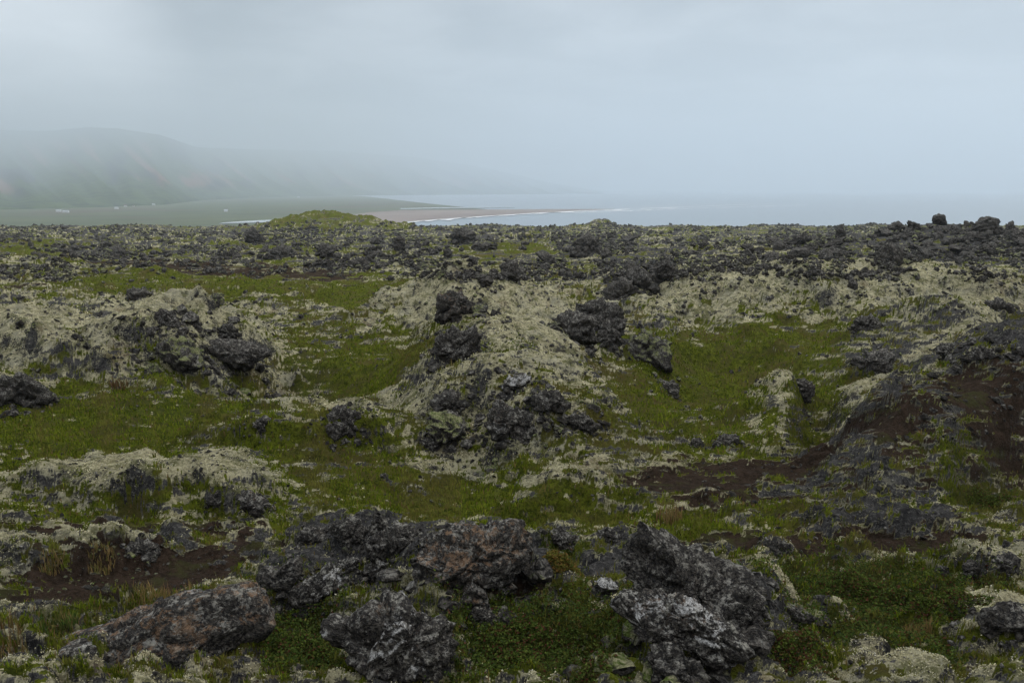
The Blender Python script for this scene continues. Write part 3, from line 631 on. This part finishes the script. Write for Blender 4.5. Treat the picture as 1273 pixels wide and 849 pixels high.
# -- the uncounted rubble of the far field and the gravel of the near one
def rubble(name, label, n, urange, vrange, size, maxw, seed, sink=.2):
    rg = np.random.default_rng(seed)
    u = rg.uniform(*urange, n * 4); v = vrange[0] + (vrange[1] - vrange[0]) * rg.uniform(0, 1, n * 4) ** 1.25
    pos = hit(u, v)
    z, zone = ground_at(pos[:, 0], pos[:, 1])
    patch = n2(u / 34, v / 9, seed) * .5 + n2(u / 80, v / 22, seed + 1) * .5
    keep = (rg.uniform(0, 1, len(u)) < np.clip(.52 + patch * 2.3, .04, 1)) & (rg.uniform(0, 1, len(u)) > (zone[:, 0] * .92 + zone[:, 1] * (.55 if name == 'lava_rubble' else .0))) ; keep &= pos[:, 1] < 520
    pos = pos[keep][:n]; n = len(pos)
    if name == 'loose_stones':
        ex = []
        for (cu_, vb_, w_, h_, y_) in _ROOT:
            k_ = int(np.clip(w_ * .7, 10, 60)); c_ = hit([cu_], [min(vb_ - h_ * .1, 846)])[0]; r_ = w_ * y_ / F * .5
            t_ = rg.uniform(0, 6.283, k_); q_ = r_ * (.75 + .9 * rg.uniform(0, 1, k_) ** 2)
            x_ = c_[0] + q_ * np.cos(t_); yy_ = c_[1] + r_ * .35 + q_ * .8 * np.sin(t_)
            ex.append(np.stack([x_, yy_, ground_at(x_, yy_)[0], np.clip(r_ * .22, .02, .08 + .012 * y_) * (.25 + .75 * rg.uniform(0, 1, k_) ** 2)], 1))
        ex = np.concatenate(ex); n += len(ex)
    V, Fc = ico(2); kinds = []
    for k in range(14):
        p = V.copy()
        for j in range(6):
            nv = rg.normal(size=3); nv /= np.linalg.norm(nv); dd = rg.uniform(.4, .8); t = p @ nv; p = p - np.outer(np.maximum(t - dd, 0), nv)
        p = p * (1 + rg.uniform(-.22, .22, (len(p), 1))); kinds.append(p)
    kinds = np.array(kinds)
    if name == 'loose_stones': pos = np.concatenate([pos, ex[:, :3]])
    vv = v_of_slope(drop(pos[:, 1]) / pos[:, 1]); px = size[0] + (size[1] - size[0]) * rg.uniform(0, 1, n) ** 2.6 * np.clip((vv - 268) / 50, .35, 1)
    m = np.minimum(px * pos[:, 1] / F * .5, maxw)
    if name == 'loose_stones': m[-len(ex):] = ex[:, 3]
    a = rg.uniform(0, 6.283, n); c, s = np.cos(a), np.sin(a)
    P = kinds[rg.integers(0, len(kinds), n)] * np.stack([rg.uniform(.8, 1.3, n), rg.uniform(.8, 1.2, n), rg.uniform(.6, 1.2, n)], 1)[:, None, :]
    X = P[:, :, 0] * c[:, None] - P[:, :, 1] * s[:, None]; Y = P[:, :, 0] * s[:, None] + P[:, :, 1] * c[:, None]
    W = np.stack([X, Y, P[:, :, 2]], 2) * m[:, None, None] + pos[:, None, :] + np.array([0, 0, 1]) * (m * sink)[:, None, None]
    f = (Fc[None] + (np.arange(n) * len(V))[:, None, None]).reshape(-1, 3)
    o = mesh_np(name, W.reshape(-1, 3), f, M_far, False)
    tag(o, label, 'rubble', kind='stuff')
rubble('lava_rubble', 'countless dark lava blocks strewn over the far moss field up to the sea', 12000, (-60, 1330), (277, 350), (1.6, 10), 2.2, 5)
rubble('loose_stones', 'loose grey stones scattered over the near lichen and bare soil', 5200, (-40, 1310), (345, 840), (1.6, 7.5), .25, 6, .05)

# ------------------------------------------------------------------ grass and leaves
def blades(name, pos, length, width, lean, tint, mat, parent=None, loc=None, rg=RNG):
    n = len(pos); a = rg.uniform(0, 6.283, n); la = rg.uniform(0, 6.283, n)
    dirx, diry = np.cos(a) * width, np.sin(a) * width
    lx, ly = np.cos(la) * lean * length, np.sin(la) * lean * length
    L = length
    p0 = pos + np.stack([-dirx, -diry, -.02 * np.ones(n)], 1); p1 = pos + np.stack([dirx, diry, -.02 * np.ones(n)], 1)
    m = pos + np.stack([lx * .35, ly * .35, L * .6], 1); m0 = m - np.stack([dirx, diry, 0 * a], 1) * .7; m1 = m + np.stack([dirx, diry, 0 * a], 1) * .7
    tip = pos + np.stack([lx, ly, L * np.sqrt(np.maximum(.15, 1 - lean ** 2 * .5))], 1)
    V = np.stack([p0, p1, m1, m0, tip], 1).reshape(-1, 3)
    b = np.arange(n)[:, None] * 5
    f = np.concatenate([np.concatenate([b, b + 1, b + 2], 1), np.concatenate([b, b + 2, b + 3], 1), np.concatenate([b + 3, b + 2, b + 4], 1)])
    T = np.repeat(np.concatenate([tint, np.ones((n, 1))], 1), 5, 0)
    return mesh_np(name, V, f, mat, True, {'tint': T}, loc, parent)

def leaves(name, pos, size, tint, mat, parent=None, loc=None, rg=RNG, upright=.5):
    n = len(pos)
    nv = rg.normal(size=(n, 3)); nv[:, 2] = np.abs(nv[:, 2]) + upright; nv /= np.linalg.norm(nv, axis=1, keepdims=True)
    t = rg.normal(size=(n, 3)); t -= nv * (t * nv).sum(1, keepdims=True); t /= np.linalg.norm(t, axis=1, keepdims=True)
    b = np.cross(nv, t); s = size[:, None]
    V = np.stack([pos - t * s, pos + b * s * .55 + nv * s * .15, pos + t * s, pos - b * s * .55 + nv * s * .15], 1).reshape(-1, 3)
    f = np.arange(n)[:, None] * 4 + np.arange(4)[None]
    T = np.repeat(np.concatenate([tint, np.ones((n, 1))], 1), 4, 0)
    return mesh_np(name, V, f, mat, False, {'tint': T}, loc, parent)

def pick(cols, n, rg, p=None, var=.3):
    c = np.array(cols)[rg.choice(len(cols), n, p=p)]
    return c * (1 + rg.uniform(-var, var, (n, 1)))

_GX = None
def scatter(n, vr, rg, weight):
    u = rg.uniform(-50, 1323, n); v = rg.uniform(*vr, n)
    y = np.exp(np.interp(-slope_of_v(v), -(_D / np.exp(_L))[::1][:850], _L[:850])); y = y * rg.uniform(.985, 1.015, n)
    x = kx_of(u, v) * y
    z, zone = ground_at(x, y)
    k = rg.uniform(0, 1, n) < weight(zone)
    return np.stack([x, y, z], 1)[k], zone[k]

rg = np.random.default_rng(21)
pos, zone = scatter(420000, (352, 860), rg, lambda q: np.clip(q[:, 0] * 1.2 - .45, 0, .8) * (1 - .6 * q[:, 3]))
n = len(pos); y = pos[:, 1]
clump = n2(pos[:, 0] / (y * .03), pos[:, 1] / (y * .05), 77)
tint = pick([(.12, .15, .010), (.08, .11, .009), (.155, .165, .02), (.15, .10, .04), (.05, .07, .008)], n, rg, [.30, .30, .14, .08, .18])
dry = sst(.05, .5, n2(pos[:, 0] / (y * .06), pos[:, 1] / (y * .13), 81) + .5 * clump)[:, None]
tint = tint * (1 + .5 * clump[:, None]) * (1 - dry * .6) + dry * .6 * np.array([.125, .10, .035])
blades('meadow_grass', pos, (.03 + .0026 * y) * rg.uniform(.45, 1.3, n) * (1 + .6 * clump) * np.where(rg.uniform(0, 1, n) < .03, 1.7, 1), .0007 * y + .0006, rg.uniform(.2, .9, n), tint, M_blade, rg=rg)
tag(bpy.data.objects['meadow_grass'], 'short green grass filling the mossy hollows between the lava outcrops', 'grass', kind='stuff')

pos, zone = scatter(330000, (600, 900), rg, lambda q: np.clip(q[:, 3] * 1.2 * np.clip(q[:, 0] * 1.6, 0, 1) - .1, 0, 1) * .8)
n = len(pos); y = pos[:, 1]
hh = np.clip(n2(pos[:, 0] / .35, pos[:, 1] / .35, 78) * .5 + .5, 0, 1)
pos[:, 2] += rg.uniform(0, 1, n) * (.03 + .13 * hh)
tint = pick([(.035, .055, .012), (.05, .075, .016), (.075, .095, .02), (.07, .03, .018), (.10, .09, .025), (.02, .03, .009)], n, rg, [.3, .25, .16, .07, .05, .17])
leaves('leafy_ground_cover', pos, rg.uniform(.006, .014, n) + .0003 * y, tint, M_leaf, rg=rg)
tag(bpy.data.objects['leafy_ground_cover'], 'dark leafy mat of crowberry and bearberry covering foreground hollows', 'ground cover', kind='stuff')

pos, zone = scatter(520000, (282, 880), rg, lambda q: np.clip((1 - q[:, 0] - q[:, 1] * .93 - q[:, 2] * .75) * 1.9 - .75, 0, .9))
n = len(pos); y = pos[:, 1]
hum = n2(pos[:, 0] / (y * .012 + .06), pos[:, 1] / (y * .03 + .06), 79)
pos[:, 2] += rg.uniform(0, 1, n) * (.004 + .0016 * y) * (1 + hum)
patch = n2(pos[:, 0] / (y * .03 + .2), pos[:, 1] / (y * .07 + .2), 80)[:, None]
tint = pick([(.55, .515, .35), (.49, .455, .28), (.40, .375, .22), (.48, .465, .38), (.20, .21, .07)], n, rg, [.30, .34, .2, .1, .06], .08)
tint = tint * (1 + .35 * patch)
tint[:, :] *= np.where(y < 12, .85, 1.0)[:, None]
leaves('woolly_moss', pos, np.minimum(.0015 + .00105 * y, .26) * rg.uniform(.5, 1.3, n), tint, M_leaf, rg=rg, upright=.9)
tag(bpy.data.objects['woolly_moss'], 'pale woolly moss and lichen crumbs furring the lava outcrops', 'moss', kind='stuff')

def tuft(u, v, wpx, hpx, n, cols, label, stalks=0, lean=.6):
    g = hit([u], [v])[0]; k = g[1] / F; w = wpx * k * .5; h = hpx * k
    h *= .8; n = int(n * .7); root = empty('grass_tuft', g); tag(root, label, 'grass tuft')
    r = np.random.default_rng(int(u * 7 + v)); a = r.uniform(0, 6.283, n); rr = w * np.sqrt(r.uniform(0, 1, n))
    p = np.stack([rr * np.cos(a), rr * np.sin(a), 0 * a], 1)
    z, _ = ground_at(p[:, 0] + g[0], p[:, 1] + g[1]); p[:, 2] = z - g[2]
    L = h * r.uniform(.45, 1.1, n)
    blades('blades', p, L, np.full(n, .55 * k + .0008), r.uniform(.1, lean, n), pick(cols, n, r), M_blade, root, None, r)
    if stalks:
        p = p[:stalks]
        blades('seed_stalks', p, h * r.uniform(1.1, 1.7, stalks), np.full(stalks, .4 * k), r.uniform(.05, .3, stalks), pick([(.20, .12, .055), (.26, .17, .08)], stalks, r), M_blade, root, None, r)['kind'] = 'stuff'
MEA = [(.115, .145, .014), (.09, .115, .012), (.15, .15, .03)]
DRY = [(.21, .145, .06), (.16, .12, .045), (.12, .115, .035)]; GRN = [(.06, .10, .02), (.04, .075, .018), (.09, .13, .03)]; RED = [(.13, .07, .035), (.11, .075, .03), (.09, .08, .03)]
tuft(203, 752, 80, 20, 700, DRY, 'wide straw-coloured grass tuft with tall stalks above the long sloping slab', 40)
tuft(127, 698, 34, 15, 220, DRY, 'small tan grass tuft left of the ridged lichen boulder at left', 12)
tuft(66, 710, 30, 14, 160, DRY, 'pale tan tuft on soil farthest left below the lichen bank', 8)
tuft(75, 792, 46, 22, 700, GRN + DRY, 'yellow-green grass tuft above the left end of the sloping slab')
tuft(8, 805, 50, 30, 260, RED + DRY, 'rust-coloured tall grass at the lower left edge', 20)
tuft(347, 650, 44, 12, 330, MEA, 'fresh green arching tussock right of the long dark rock', 0, .95)
tuft(852, 662, 60, 10, 600, MEA, 'bright green grass cushion behind the leaning boulder', 0, .8)
tuft(832, 648, 34, 24, 200, DRY + RED, 'sparse orange stalks left of the bright green cushion', 25)
tuft(1142, 792, 34, 24, 400, DRY, 'orange-tan grass tuft in the shrubs at lower right', 16)
tuft(147, 482, 22, 18, 110, RED, 'rust-red dry plant against the left lichen outcrop')

def shrub(u, v, wpx, hpx, n, cols, label, dpx=None):
    g = hit([u], [v])[0]; k = g[1] / F; w = wpx * k * .5; h = hpx * k
    h *= .65; root = empty('dwarf_shrub', g); tag(root, label, 'shrub')
    r = np.random.default_rng(int(u * 3 + v)); a = r.uniform(0, 6.283, n); rr = np.sqrt(r.uniform(0, 1, n)) * (1 + .25 * np.sin(a * 3 + u) + .12 * np.sin(a * 7))
    x = w * rr * np.cos(a); yy = w * .6 * rr * np.sin(a)
    top = h * np.clip(1 - rr ** 2, .08, 1) * (1 + .5 * n2(x * 9 / max(w, .1), yy * 9 / max(w, .1), 5))
    z, _ = ground_at(x + g[0], yy + g[1])
    p = np.stack([x, yy, z - g[2] + top * r.uniform(.25, 1, n)], 1)
    leaves('foliage', p, r.uniform(.007, .015, n), pick(cols, n, r), M_leaf, root, None, r)
    ns = 60; i = r.integers(0, n, ns)
    q = p[i].copy(); q[:, 2] = z[i] - g[2]
    blades('twigs', q, top[i] + .02, np.full(ns, .003), r.uniform(.3, .9, ns), pick([(.05, .03, .02)], ns, r), M_blade, root, None, r)['kind'] = 'stuff'
SG = [(.045, .07, .014), (.065, .095, .018), (.09, .12, .025), (.03, .045, .01), (.08, .035, .02)]
shrub(372, 806, 110, 30, 9000, SG, 'bushy green dwarf shrub between the sloping slab and bottom-centre boulder')
shrub(700, 704, 66, 26, 5000, [(.10, .10, .02), (.14, .11, .025), (.07, .09, .02), (.16, .09, .03)], 'yellow-orange dwarf shrub on the right shoulder of the orange-lichened slab')
shrub(650, 815, 150, 30, 11000, SG, 'broad dark green dwarf shrub right of the bottom-centre boulder')
shrub(740, 838, 120, 26, 8000, SG + [(.09, .09, .03)], 'low leafy shrub left of the cut-off bottom-edge rock')
shrub(1070, 738, 150, 22, 9000, SG, 'wide green shrub mat below the brown soil bank at right')
shrub(1170, 752, 110, 20, 6000, SG, 'dark shrub mat left of the blue-grey flat-faced slab')
shrub(985, 806, 120, 12, 5000, SG + [(.10, .06, .025)], 'reddish-green low shrub right of the arched boulder foot')
shrub(1235, 625, 70, 16, 3500, SG, 'green low shrub on brown soil at the right edge')

# ------------------------------------------------------------------ coast, sea and hills
def simple_mat(name, c1, c2, scale, c3=None, rough=.9, spec=.2):
    t = NT(name); vec = t.n('ShaderNodeTexCoord').outputs['Object']
    col = t.mix(t.step(t.noise(vec, scale, 6, .65), .38, .62), c1, c2)
    if c3: col = t.mix(t.step(t.noise(vec, scale * .35, 5, .6, .6), .52, .64), col, c3)
    return t.out(t.bsdf(col, rough, None, spec))
def atsea(u, v, z): 
    s = slope_of_v(np.asarray(v, float)); y = (CAMZ - z) / s; return np.stack([kx_of(np.asarray(u, float), np.asarray(v, float)) * y, y, np.full(len(np.atleast_1d(u)), z)], 1)

def sea():
    t = NT('grey_sea'); vec = t.n('ShaderNodeTexCoord').outputs['Object']
    nrm = t.bump(t.noise(vec, .05, 6, .6), .25, 2.0)
    m = t.out(t.bsdf((.16, .205, .24), .3, nrm, .5))
    o = mesh_np('sea', [(-15500, 620, SEA), (15500, 620, SEA), (15500, 27500, SEA), (-15500, 27500, SEA)], [[0, 1, 2, 3]], m)
    tag(o, 'grey misty sea beyond the lava field', 'sea', kind='structure')
sea()
def strip(name, z, near, farr, mat, label, cat, n=120, jag=0.0, seed=1, kind='structure'):
    """sheet between two lines traced on the photograph and laid on the shore level"""
    def line(pts):
        pts = np.array(pts, float); t = np.linspace(0, 1, n); d = np.linspace(0, 1, len(pts))
        return np.interp(t, d, pts[:, 0]), np.interp(t, d, pts[:, 1])
    a = atsea(*line(near), z); b = atsea(*line(farr), z)
    if jag:
        q = np.linspace(0, 30, n); b[:, 1] += n2(q, q * 0, seed) * jag; a[:, 1] += n2(q * 1.4, q * 0 + 5, seed) * jag
    if cat == 'surf':
        q = np.linspace(0, 26, n); k = np.clip(.55 + n2(q, q * 0 + 3, seed) * .9 + n2(q * 3, q * 0 + 9, seed) * .5, .02, 1.5)[:, None]; a = b + (a - b) * k
    V = np.concatenate([a, b]); i = np.arange(n - 1)
    o = mesh_np(name, V, np.stack([i, i + 1, i + n + 1, i + n], 1), mat)
    tag(o, label, cat, kind=kind); return o
M_plain = simple_mat('pasture', (.05, .065, .025), (.075, .09, .035), .004, (.075, .062, .035))
M_sand = simple_mat('sand', (.17, .135, .115), (.21, .17, .145), .006)
M_foam = simple_mat('foam', (.75, .77, .78), (.6, .63, .66), .05)
M_pool = simple_mat('lagoon', (.35, .37, .38), (.5, .52, .53), .01, None, .15, .5)
strip('coastal_plain', SEA + .6, [(-700, 330), (-200, 312), (150, 304), (320, 292), (430, 283), (500, 277.3), (560, 272.5), (610, 268.8), (650, 266)],
      [(-900, 241), (-400, 241), (0, 241), (200, 241), (350, 241), (400, 241), (460, 245), (530, 253), (620, 262)], M_plain, 'flat green pasture plain under the misty hills', 'plain')
strip('beach', SEA + 1.0, [(420, 284), (440, 282), (460, 280.5), (500, 277), (560, 272.3), (600, 269.2), (640, 266.8), (690, 264), (730, 261.9), (765, 260.2)],
      [(420, 270), (440, 267), (460, 264), (500, 261.5), (560, 261), (620, 260.6), (680, 260.2), (765, 260.0)], M_sand, 'pinkish sand beach curving along the bay', 'beach', jag=10)
strip('surf', SEA + 1.3, [(400, 287), (470, 281.0), (540, 275.0), (600, 270.6), (660, 266.6), (720, 263.8), (790, 260.9), (860, 257.6), (960, 253.2)],
      [(400, 285), (470, 279.2), (540, 273.2), (600, 269.0), (660, 265.3), (720, 262.2), (790, 259.4), (860, 256.9), (960, 252.9)], M_foam, 'white surf line breaking along the curved beach', 'surf', jag=9, seed=4)
strip('breaker', SEA + .2, [(690, 265.6), (740, 263.9), (790, 262.4), (830, 260.6), (930, 257.4), (1010, 255.2)],
      [(690, 265.2), (740, 263.0), (790, 261.4), (830, 260.0), (930, 256.9), (1010, 254.8)], M_foam, 'thin white breaker rolling in beyond the beach', 'surf', jag=8, seed=8)
strip('lagoon', SEA + 1.6, [(272, 278.2), (300, 277.2), (330, 276.4), (356, 275.6)], [(276, 277.0), (300, 275.2), (330, 273.6), (362, 272.6)], M_pool, 'pale still lagoon behind the beach left of the green mound', 'water')
strip('river_mouth', SEA + 1.6, [(498, 260.2), (540, 259.2), (580, 258.8), (640, 258.2)], [(498, 259.2), (540, 258.2), (580, 257.9), (640, 257.7)], M_pool, 'thin pale stream line along the far side of the beach', 'water')
strip('far_pond', SEA + 1.6, [(336, 243.6), (346, 243.5), (358, 243.6)], [(338, 242.8), (346, 242.6), (356, 242.9)], M_pool, 'faint white pond strip below the misty hills', 'water', n=20)

def hills():
    t = NT('hill_slope'); vec = t.n('ShaderNodeTexCoord').outputs['Object']
    at = t.n('ShaderNodeAttribute', attribute_name='scree'); sp = t.n('ShaderNodeSeparateColor'); t.put(sp.inputs[0], at.outputs['Color'])
    b = t.noise(vec, .008, 6, .65)
    col = t.mix(t.step(b, .4, .6), (.022, .036, .012), (.055, .08, .02))
    col = t.mix(t.step(sp.outputs[0], 0, 1), col, (.15, .085, .06))
    col = t.mix(t.math('MULTIPLY', sp.outputs[1], .9), col, (.018, .019, .022))
    m = t.out(t.bsdf(col, .95, None, .1))
    us = np.linspace(-260, 900, 330); ss = np.linspace(0, 1.7, 130)
    top = np.interp(us, [-700, -300, -60, 0, 60, 110, 150, 200, 245, 330, 420, 520, 600, 680, 760, 900], [120, 138, 156, 162, 163, 158, 160, 168, 183, 186, 188, 196, 208, 226, 240, 246])
    yb = np.interp(us, [-700, 0, 110, 200, 260, 420, 620, 900], [2200, 2500, 2800, 3300, 5000, 8200, 10500, 12000]); yt = yb * np.interp(us, [-700, 0, 250, 900], [7.0, 7.0, 3.2, 1.2])
    U, Sg = np.meshgrid(us, ss)
    YB = np.broadcast_to(yb, U.shape); YT = np.broadcast_to(yt, U.shape)
    sg = np.clip(Sg, 0, 1)
    Y = YB + (YT - YB) * sg ** 2.0 + 2500 * np.maximum(Sg - 1, 0)
    X = kx_of(us, top)[None] * Y
    s0 = (CAMZ - SEA + 2) / yb; s1 = slope_of_v(top)
    Z = CAMZ - Y * (s0 + (s1 - s0) * sg ** .95)
    Z = np.where(Sg > 1, (CAMZ - YT * s1) * (1 - .3 * (Sg - 1) - .9 * (Sg - 1) ** 2), Z)
    W_ = U + 95 * sg
    gul = np.abs(n2(W_.ravel() / 34, sg.ravel() * 1.1, 91)).reshape(U.shape); gul2 = np.abs(n2(W_.ravel() / 13, sg.ravel() * 2.2, 92)).reshape(U.shape)
    sp_ = np.clip(sg * (1.3 - sg) * 2.4, 0, 1)
    Z = Z - (gul * .018 + gul2 * .008) * Y * sp_ * np.clip(1.05 - sg, 0, 1)
    scr = sst(.12, .5, n2(W_.ravel() / 17, sg.ravel() * 1.6, 94) + .4 * n2(W_.ravel() / 6, sg.ravel() * 4, 95)).reshape(U.shape) * sst(.2, .4, sg) * (1 - sst(.75, 1, sg))
    drk = sst(.1, .5, n2(U.ravel() / 40, sg.ravel() * 5, 96) + .4 * n2(W_.ravel() / 10, sg.ravel() * 5, 97)).reshape(U.shape) * sst(.1, .3, sg)
    att = np.stack([scr, drk, 0 * scr, 0 * scr + 1], -1).reshape(-1, 4)
    R, C = U.shape; i = (np.arange(R - 1)[:, None] * C + np.arange(C - 1)[None]).ravel()
    o = mesh_np('hills', np.stack([X.ravel(), Y.ravel(), Z.ravel()], 1), np.stack([i, i + 1, i + C + 1, i + C], 1), m, True, {'scree': att})
    tag(o, 'steep green and scree-streaked hills fading into low cloud', 'hills', kind='structure')
    return o
hills()

# farm buildings far out on the plain
M_wall = simple_mat('white_wall', (.5, .5, .5), (.58, .58, .58), .3); M_roof = simple_mat('pale_roof', (.38, .40, .43), (.46, .47, .5), .3); M_droof = simple_mat('dark_roof', (.12, .08, .07), (.16, .1, .09), .3)
def farm(u, v, L, W, Hh, rz, roofm, label, win=True):
    p = atsea([u], [v], SEA + .6)[0]
    root = empty('farm_building', p, rz); tag(root, label, 'building', 'farm buildings on the plain')
    l, w = L / 2, W / 2; r = W * .34
    V = [(-l, -w, 0), (l, -w, 0), (l, w, 0), (-l, w, 0), (-l, -w, Hh), (l, -w, Hh), (l, w, Hh), (-l, w, Hh), (-l, 0, Hh + r), (l, 0, Hh + r)]
    def poly(name, V, Fs, m):
        me = bpy.data.meshes.new(name); me.from_pydata(V, [], Fs); me.materials.append(m); me.update()
        o = bpy.data.objects.new(name, me); o.parent = root; link(o); return o
    poly('wall', V, [(0, 1, 5, 4), (1, 2, 6, 9, 5), (2, 3, 7, 6), (3, 0, 4, 8, 7), (3, 2, 1, 0)], M_wall)
    e = .5; l2 = l + e; w2 = w + e; zz = Hh - e * r / w; th = .25
    R = [(-l2, -w2, zz + .05), (l2, -w2, zz + .05), (l2, 0, Hh + r + .05), (-l2, 0, Hh + r + .05), (l2, w2, zz + .05), (-l2, w2, zz + .05)]
    R = R + [(a, b, c + th) for a, b, c in R]
    poly('roof', R, [(3, 2, 1, 0), (5, 4, 2, 3), (6, 7, 8, 9), (9, 8, 10, 11), (0, 1, 7, 6), (4, 5, 11, 10), (1, 2, 8, 7), (2, 4, 10, 8), (3, 0, 6, 9), (5, 3, 9, 11)], roofm)
for a in [(73, 264, 16, 9, 5, .3, M_roof, 'left white farm building of the leftmost farm on the plain'), (82, 264.6, 20, 9, 4, .1, M_roof, 'longer right-hand white barn of the leftmost farm'),
          (145, 260, 14, 9, 5, -.2, M_roof, 'white farmhouse left in the middle farm hamlet'), (156, 257.4, 14, 10, 6, .4, M_droof, 'white farmhouse with dark roof in the middle farm hamlet'),
          (166, 257.2, 9, 7, 3.5, .0, M_droof, 'small dark-roofed shed right of the dark-roofed farmhouse'), (184, 255, 22, 10, 5, .1, M_roof, 'long pale barn at the right end of the farm hamlet'),
          (191, 255.4, 14, 9, 5, .2, M_roof, 'white house joined to the right end of the long pale barn'), (281, 263.6, 13, 9, 5, .3, M_roof, 'lone white farmhouse on the plain left of the green mound'),
          (292, 245.2, 22, 14, 9, .2, M_roof, 'single white house highest on the plain under the misty hills'), (371, 246, 24, 14, 8, .1, M_roof, 'faint white farmhouse farthest right in the mist')]:
    farm(a[0], a[1], a[2] * .75, a[3] * .8, a[4] * .8, *a[5:])

# ------------------------------------------------------------------ haze
def haze():
    t = NT('haze')
    pv = t.n('ShaderNodeVolumePrincipled')
    pv.inputs['Color'].default_value = (.69, .775, .85, 1); pv.inputs['Density'].default_value = HAZE
    pv.inputs['Density Attribute'].default_value = ''; pv.inputs['Anisotropy'].default_value = .35
    m = t.out(None, pv.outputs[0])
    bm = bmesh.new(); bmesh.ops.create_cube(bm, size=1)
    for v in bm.verts: v.co = Vector((v.co.x * 40000, -200 + (v.co.y + .5) * 28500, -66 + (v.co.z + .5) * (66 + 1750)))
    me = bpy.data.meshes.new('haze'); bm.to_mesh(me); bm.free(); me.materials.append(m)
    o = link(bpy.data.objects.new('haze', me)); tag(o, 'pale sea mist thickening towards the hills and sea', 'haze', kind='stuff')
HAZE = 1.75e-4
haze()

# ------------------------------------------------------------------ sky and light
SUN_EL, SUN_AZ = math.radians(46), math.radians(48)     # high, ahead and to the right, through thin cloud
w = bpy.data.worlds.new('World'); S.world = w; w.use_nodes = True
nt = w.node_tree; nt.nodes.clear()
class WN(NT):
    def __init__(self, tree): self.t = tree
W = WN(nt)
sky = W.n('ShaderNodeTexSky', sky_type='NISHITA', sun_disc=False, sun_elevation=SUN_EL, sun_rotation=SUN_AZ)
gen = W.n('ShaderNodeTexCoord').outputs['Generated']
sep = W.n('ShaderNodeSeparateXYZ'); W.put(sep.inputs[0], gen); dx, dy, dz = sep.outputs
zc = W.math('ADD', W.math('MAXIMUM', dz, 0), .12)
cv = W.n('ShaderNodeCombineXYZ'); W.put(cv.inputs[0], W.math('DIVIDE', dx, zc)); W.put(cv.inputs[1], W.math('DIVIDE', dy, zc))
c1 = W.noise(cv.outputs[0], .55, 5, .5, .3); c2 = W.noise(cv.outputs[0], 1.7, 5, .55, .4)
cl = W.math('ADD', W.math('MULTIPLY', c1, .55), W.math('MULTIPLY', c2, .45))
def glow(u, v, width):
    k = kx_of(u, v); s = slope_of_v(v); d = Vector((k, 1, -s)).normalized()
    vm = W.n('ShaderNodeVectorMath', operation='DOT_PRODUCT'); W.put(vm.inputs[0], gen); vm.inputs[1].default_value = d
    return W.step(vm.outputs['Value'], math.cos(width), 1.0)
b = W.math('MULTIPLY_ADD', W.step(cl, .38, .62), 1.0, .50)                       # light and dark cloud
b = W.math('MULTIPLY', b, W.math('MULTIPLY_ADD', W.step(dz, .25, .75), 2.2, .60))   # brighter overhead, out of frame
b = W.math('ADD', b, W.math('MULTIPLY', glow(20, 85, .19), 1.6))
b = W.math('ADD', b, W.math('MULTIPLY', glow(520, 110, .30), .12))
b = W.math('SUBTRACT', b, W.math('MULTIPLY', glow(420, -40, .42), .16))
ccol = W.n('ShaderNodeVectorMath', operation='SCALE'); ccol.inputs[0].default_value = (.97, .985, 1.01); W.put(ccol.inputs['Scale'], W.math('MULTIPLY', b, 5.4))
mixs = W.n('ShaderNodeMix', data_type='RGBA'); mixs.inputs[0].default_value = .9; W.put(mixs.inputs[6], sky.outputs[0]); W.put(mixs.inputs[7], ccol.outputs[0])
bg = W.n('ShaderNodeBackground', ins={'Strength': .1}); W.put(bg.inputs['Color'], mixs.outputs[2])
wo = W.n('ShaderNodeOutputWorld'); nt.links.new(bg.outputs[0], wo.inputs['Surface'])

L = bpy.data.lights.new('sun', 'SUN'); L.energy = 1.5; L.angle = math.radians(10); L.color = (1, .93, .82)
so = link(bpy.data.objects.new('sun', L))
d = Vector((math.sin(SUN_AZ) * math.cos(SUN_EL), math.cos(SUN_AZ) * math.cos(SUN_EL), math.sin(SUN_EL)))
so.rotation_euler = d.to_track_quat('Z', 'Y').to_euler(); so.location = d * 400

cam = bpy.data.cameras.new('camera'); cam.sensor_width = 36; cam.lens = F / 1273 * 36; cam.clip_end = 40000; cam.clip_start = .1
co = link(bpy.data.objects.new('camera', cam)); co.location = (0, 0, CAMZ); co.rotation_euler = (math.pi / 2 - PITCH, 0, 0)
S.camera = co
S.view_settings.view_transform = 'Standard'; S.view_settings.look = 'None'; S.view_settings.gamma = 1; S.view_settings.exposure = .4
S.view_settings.use_curve_mapping = False
S.cycles.max_bounces = 5; S.cycles.diffuse_bounces = 3; S.cycles.glossy_bounces = 2; S.cycles.volume_bounces = 4; S.cycles.transmission_bounces = 2
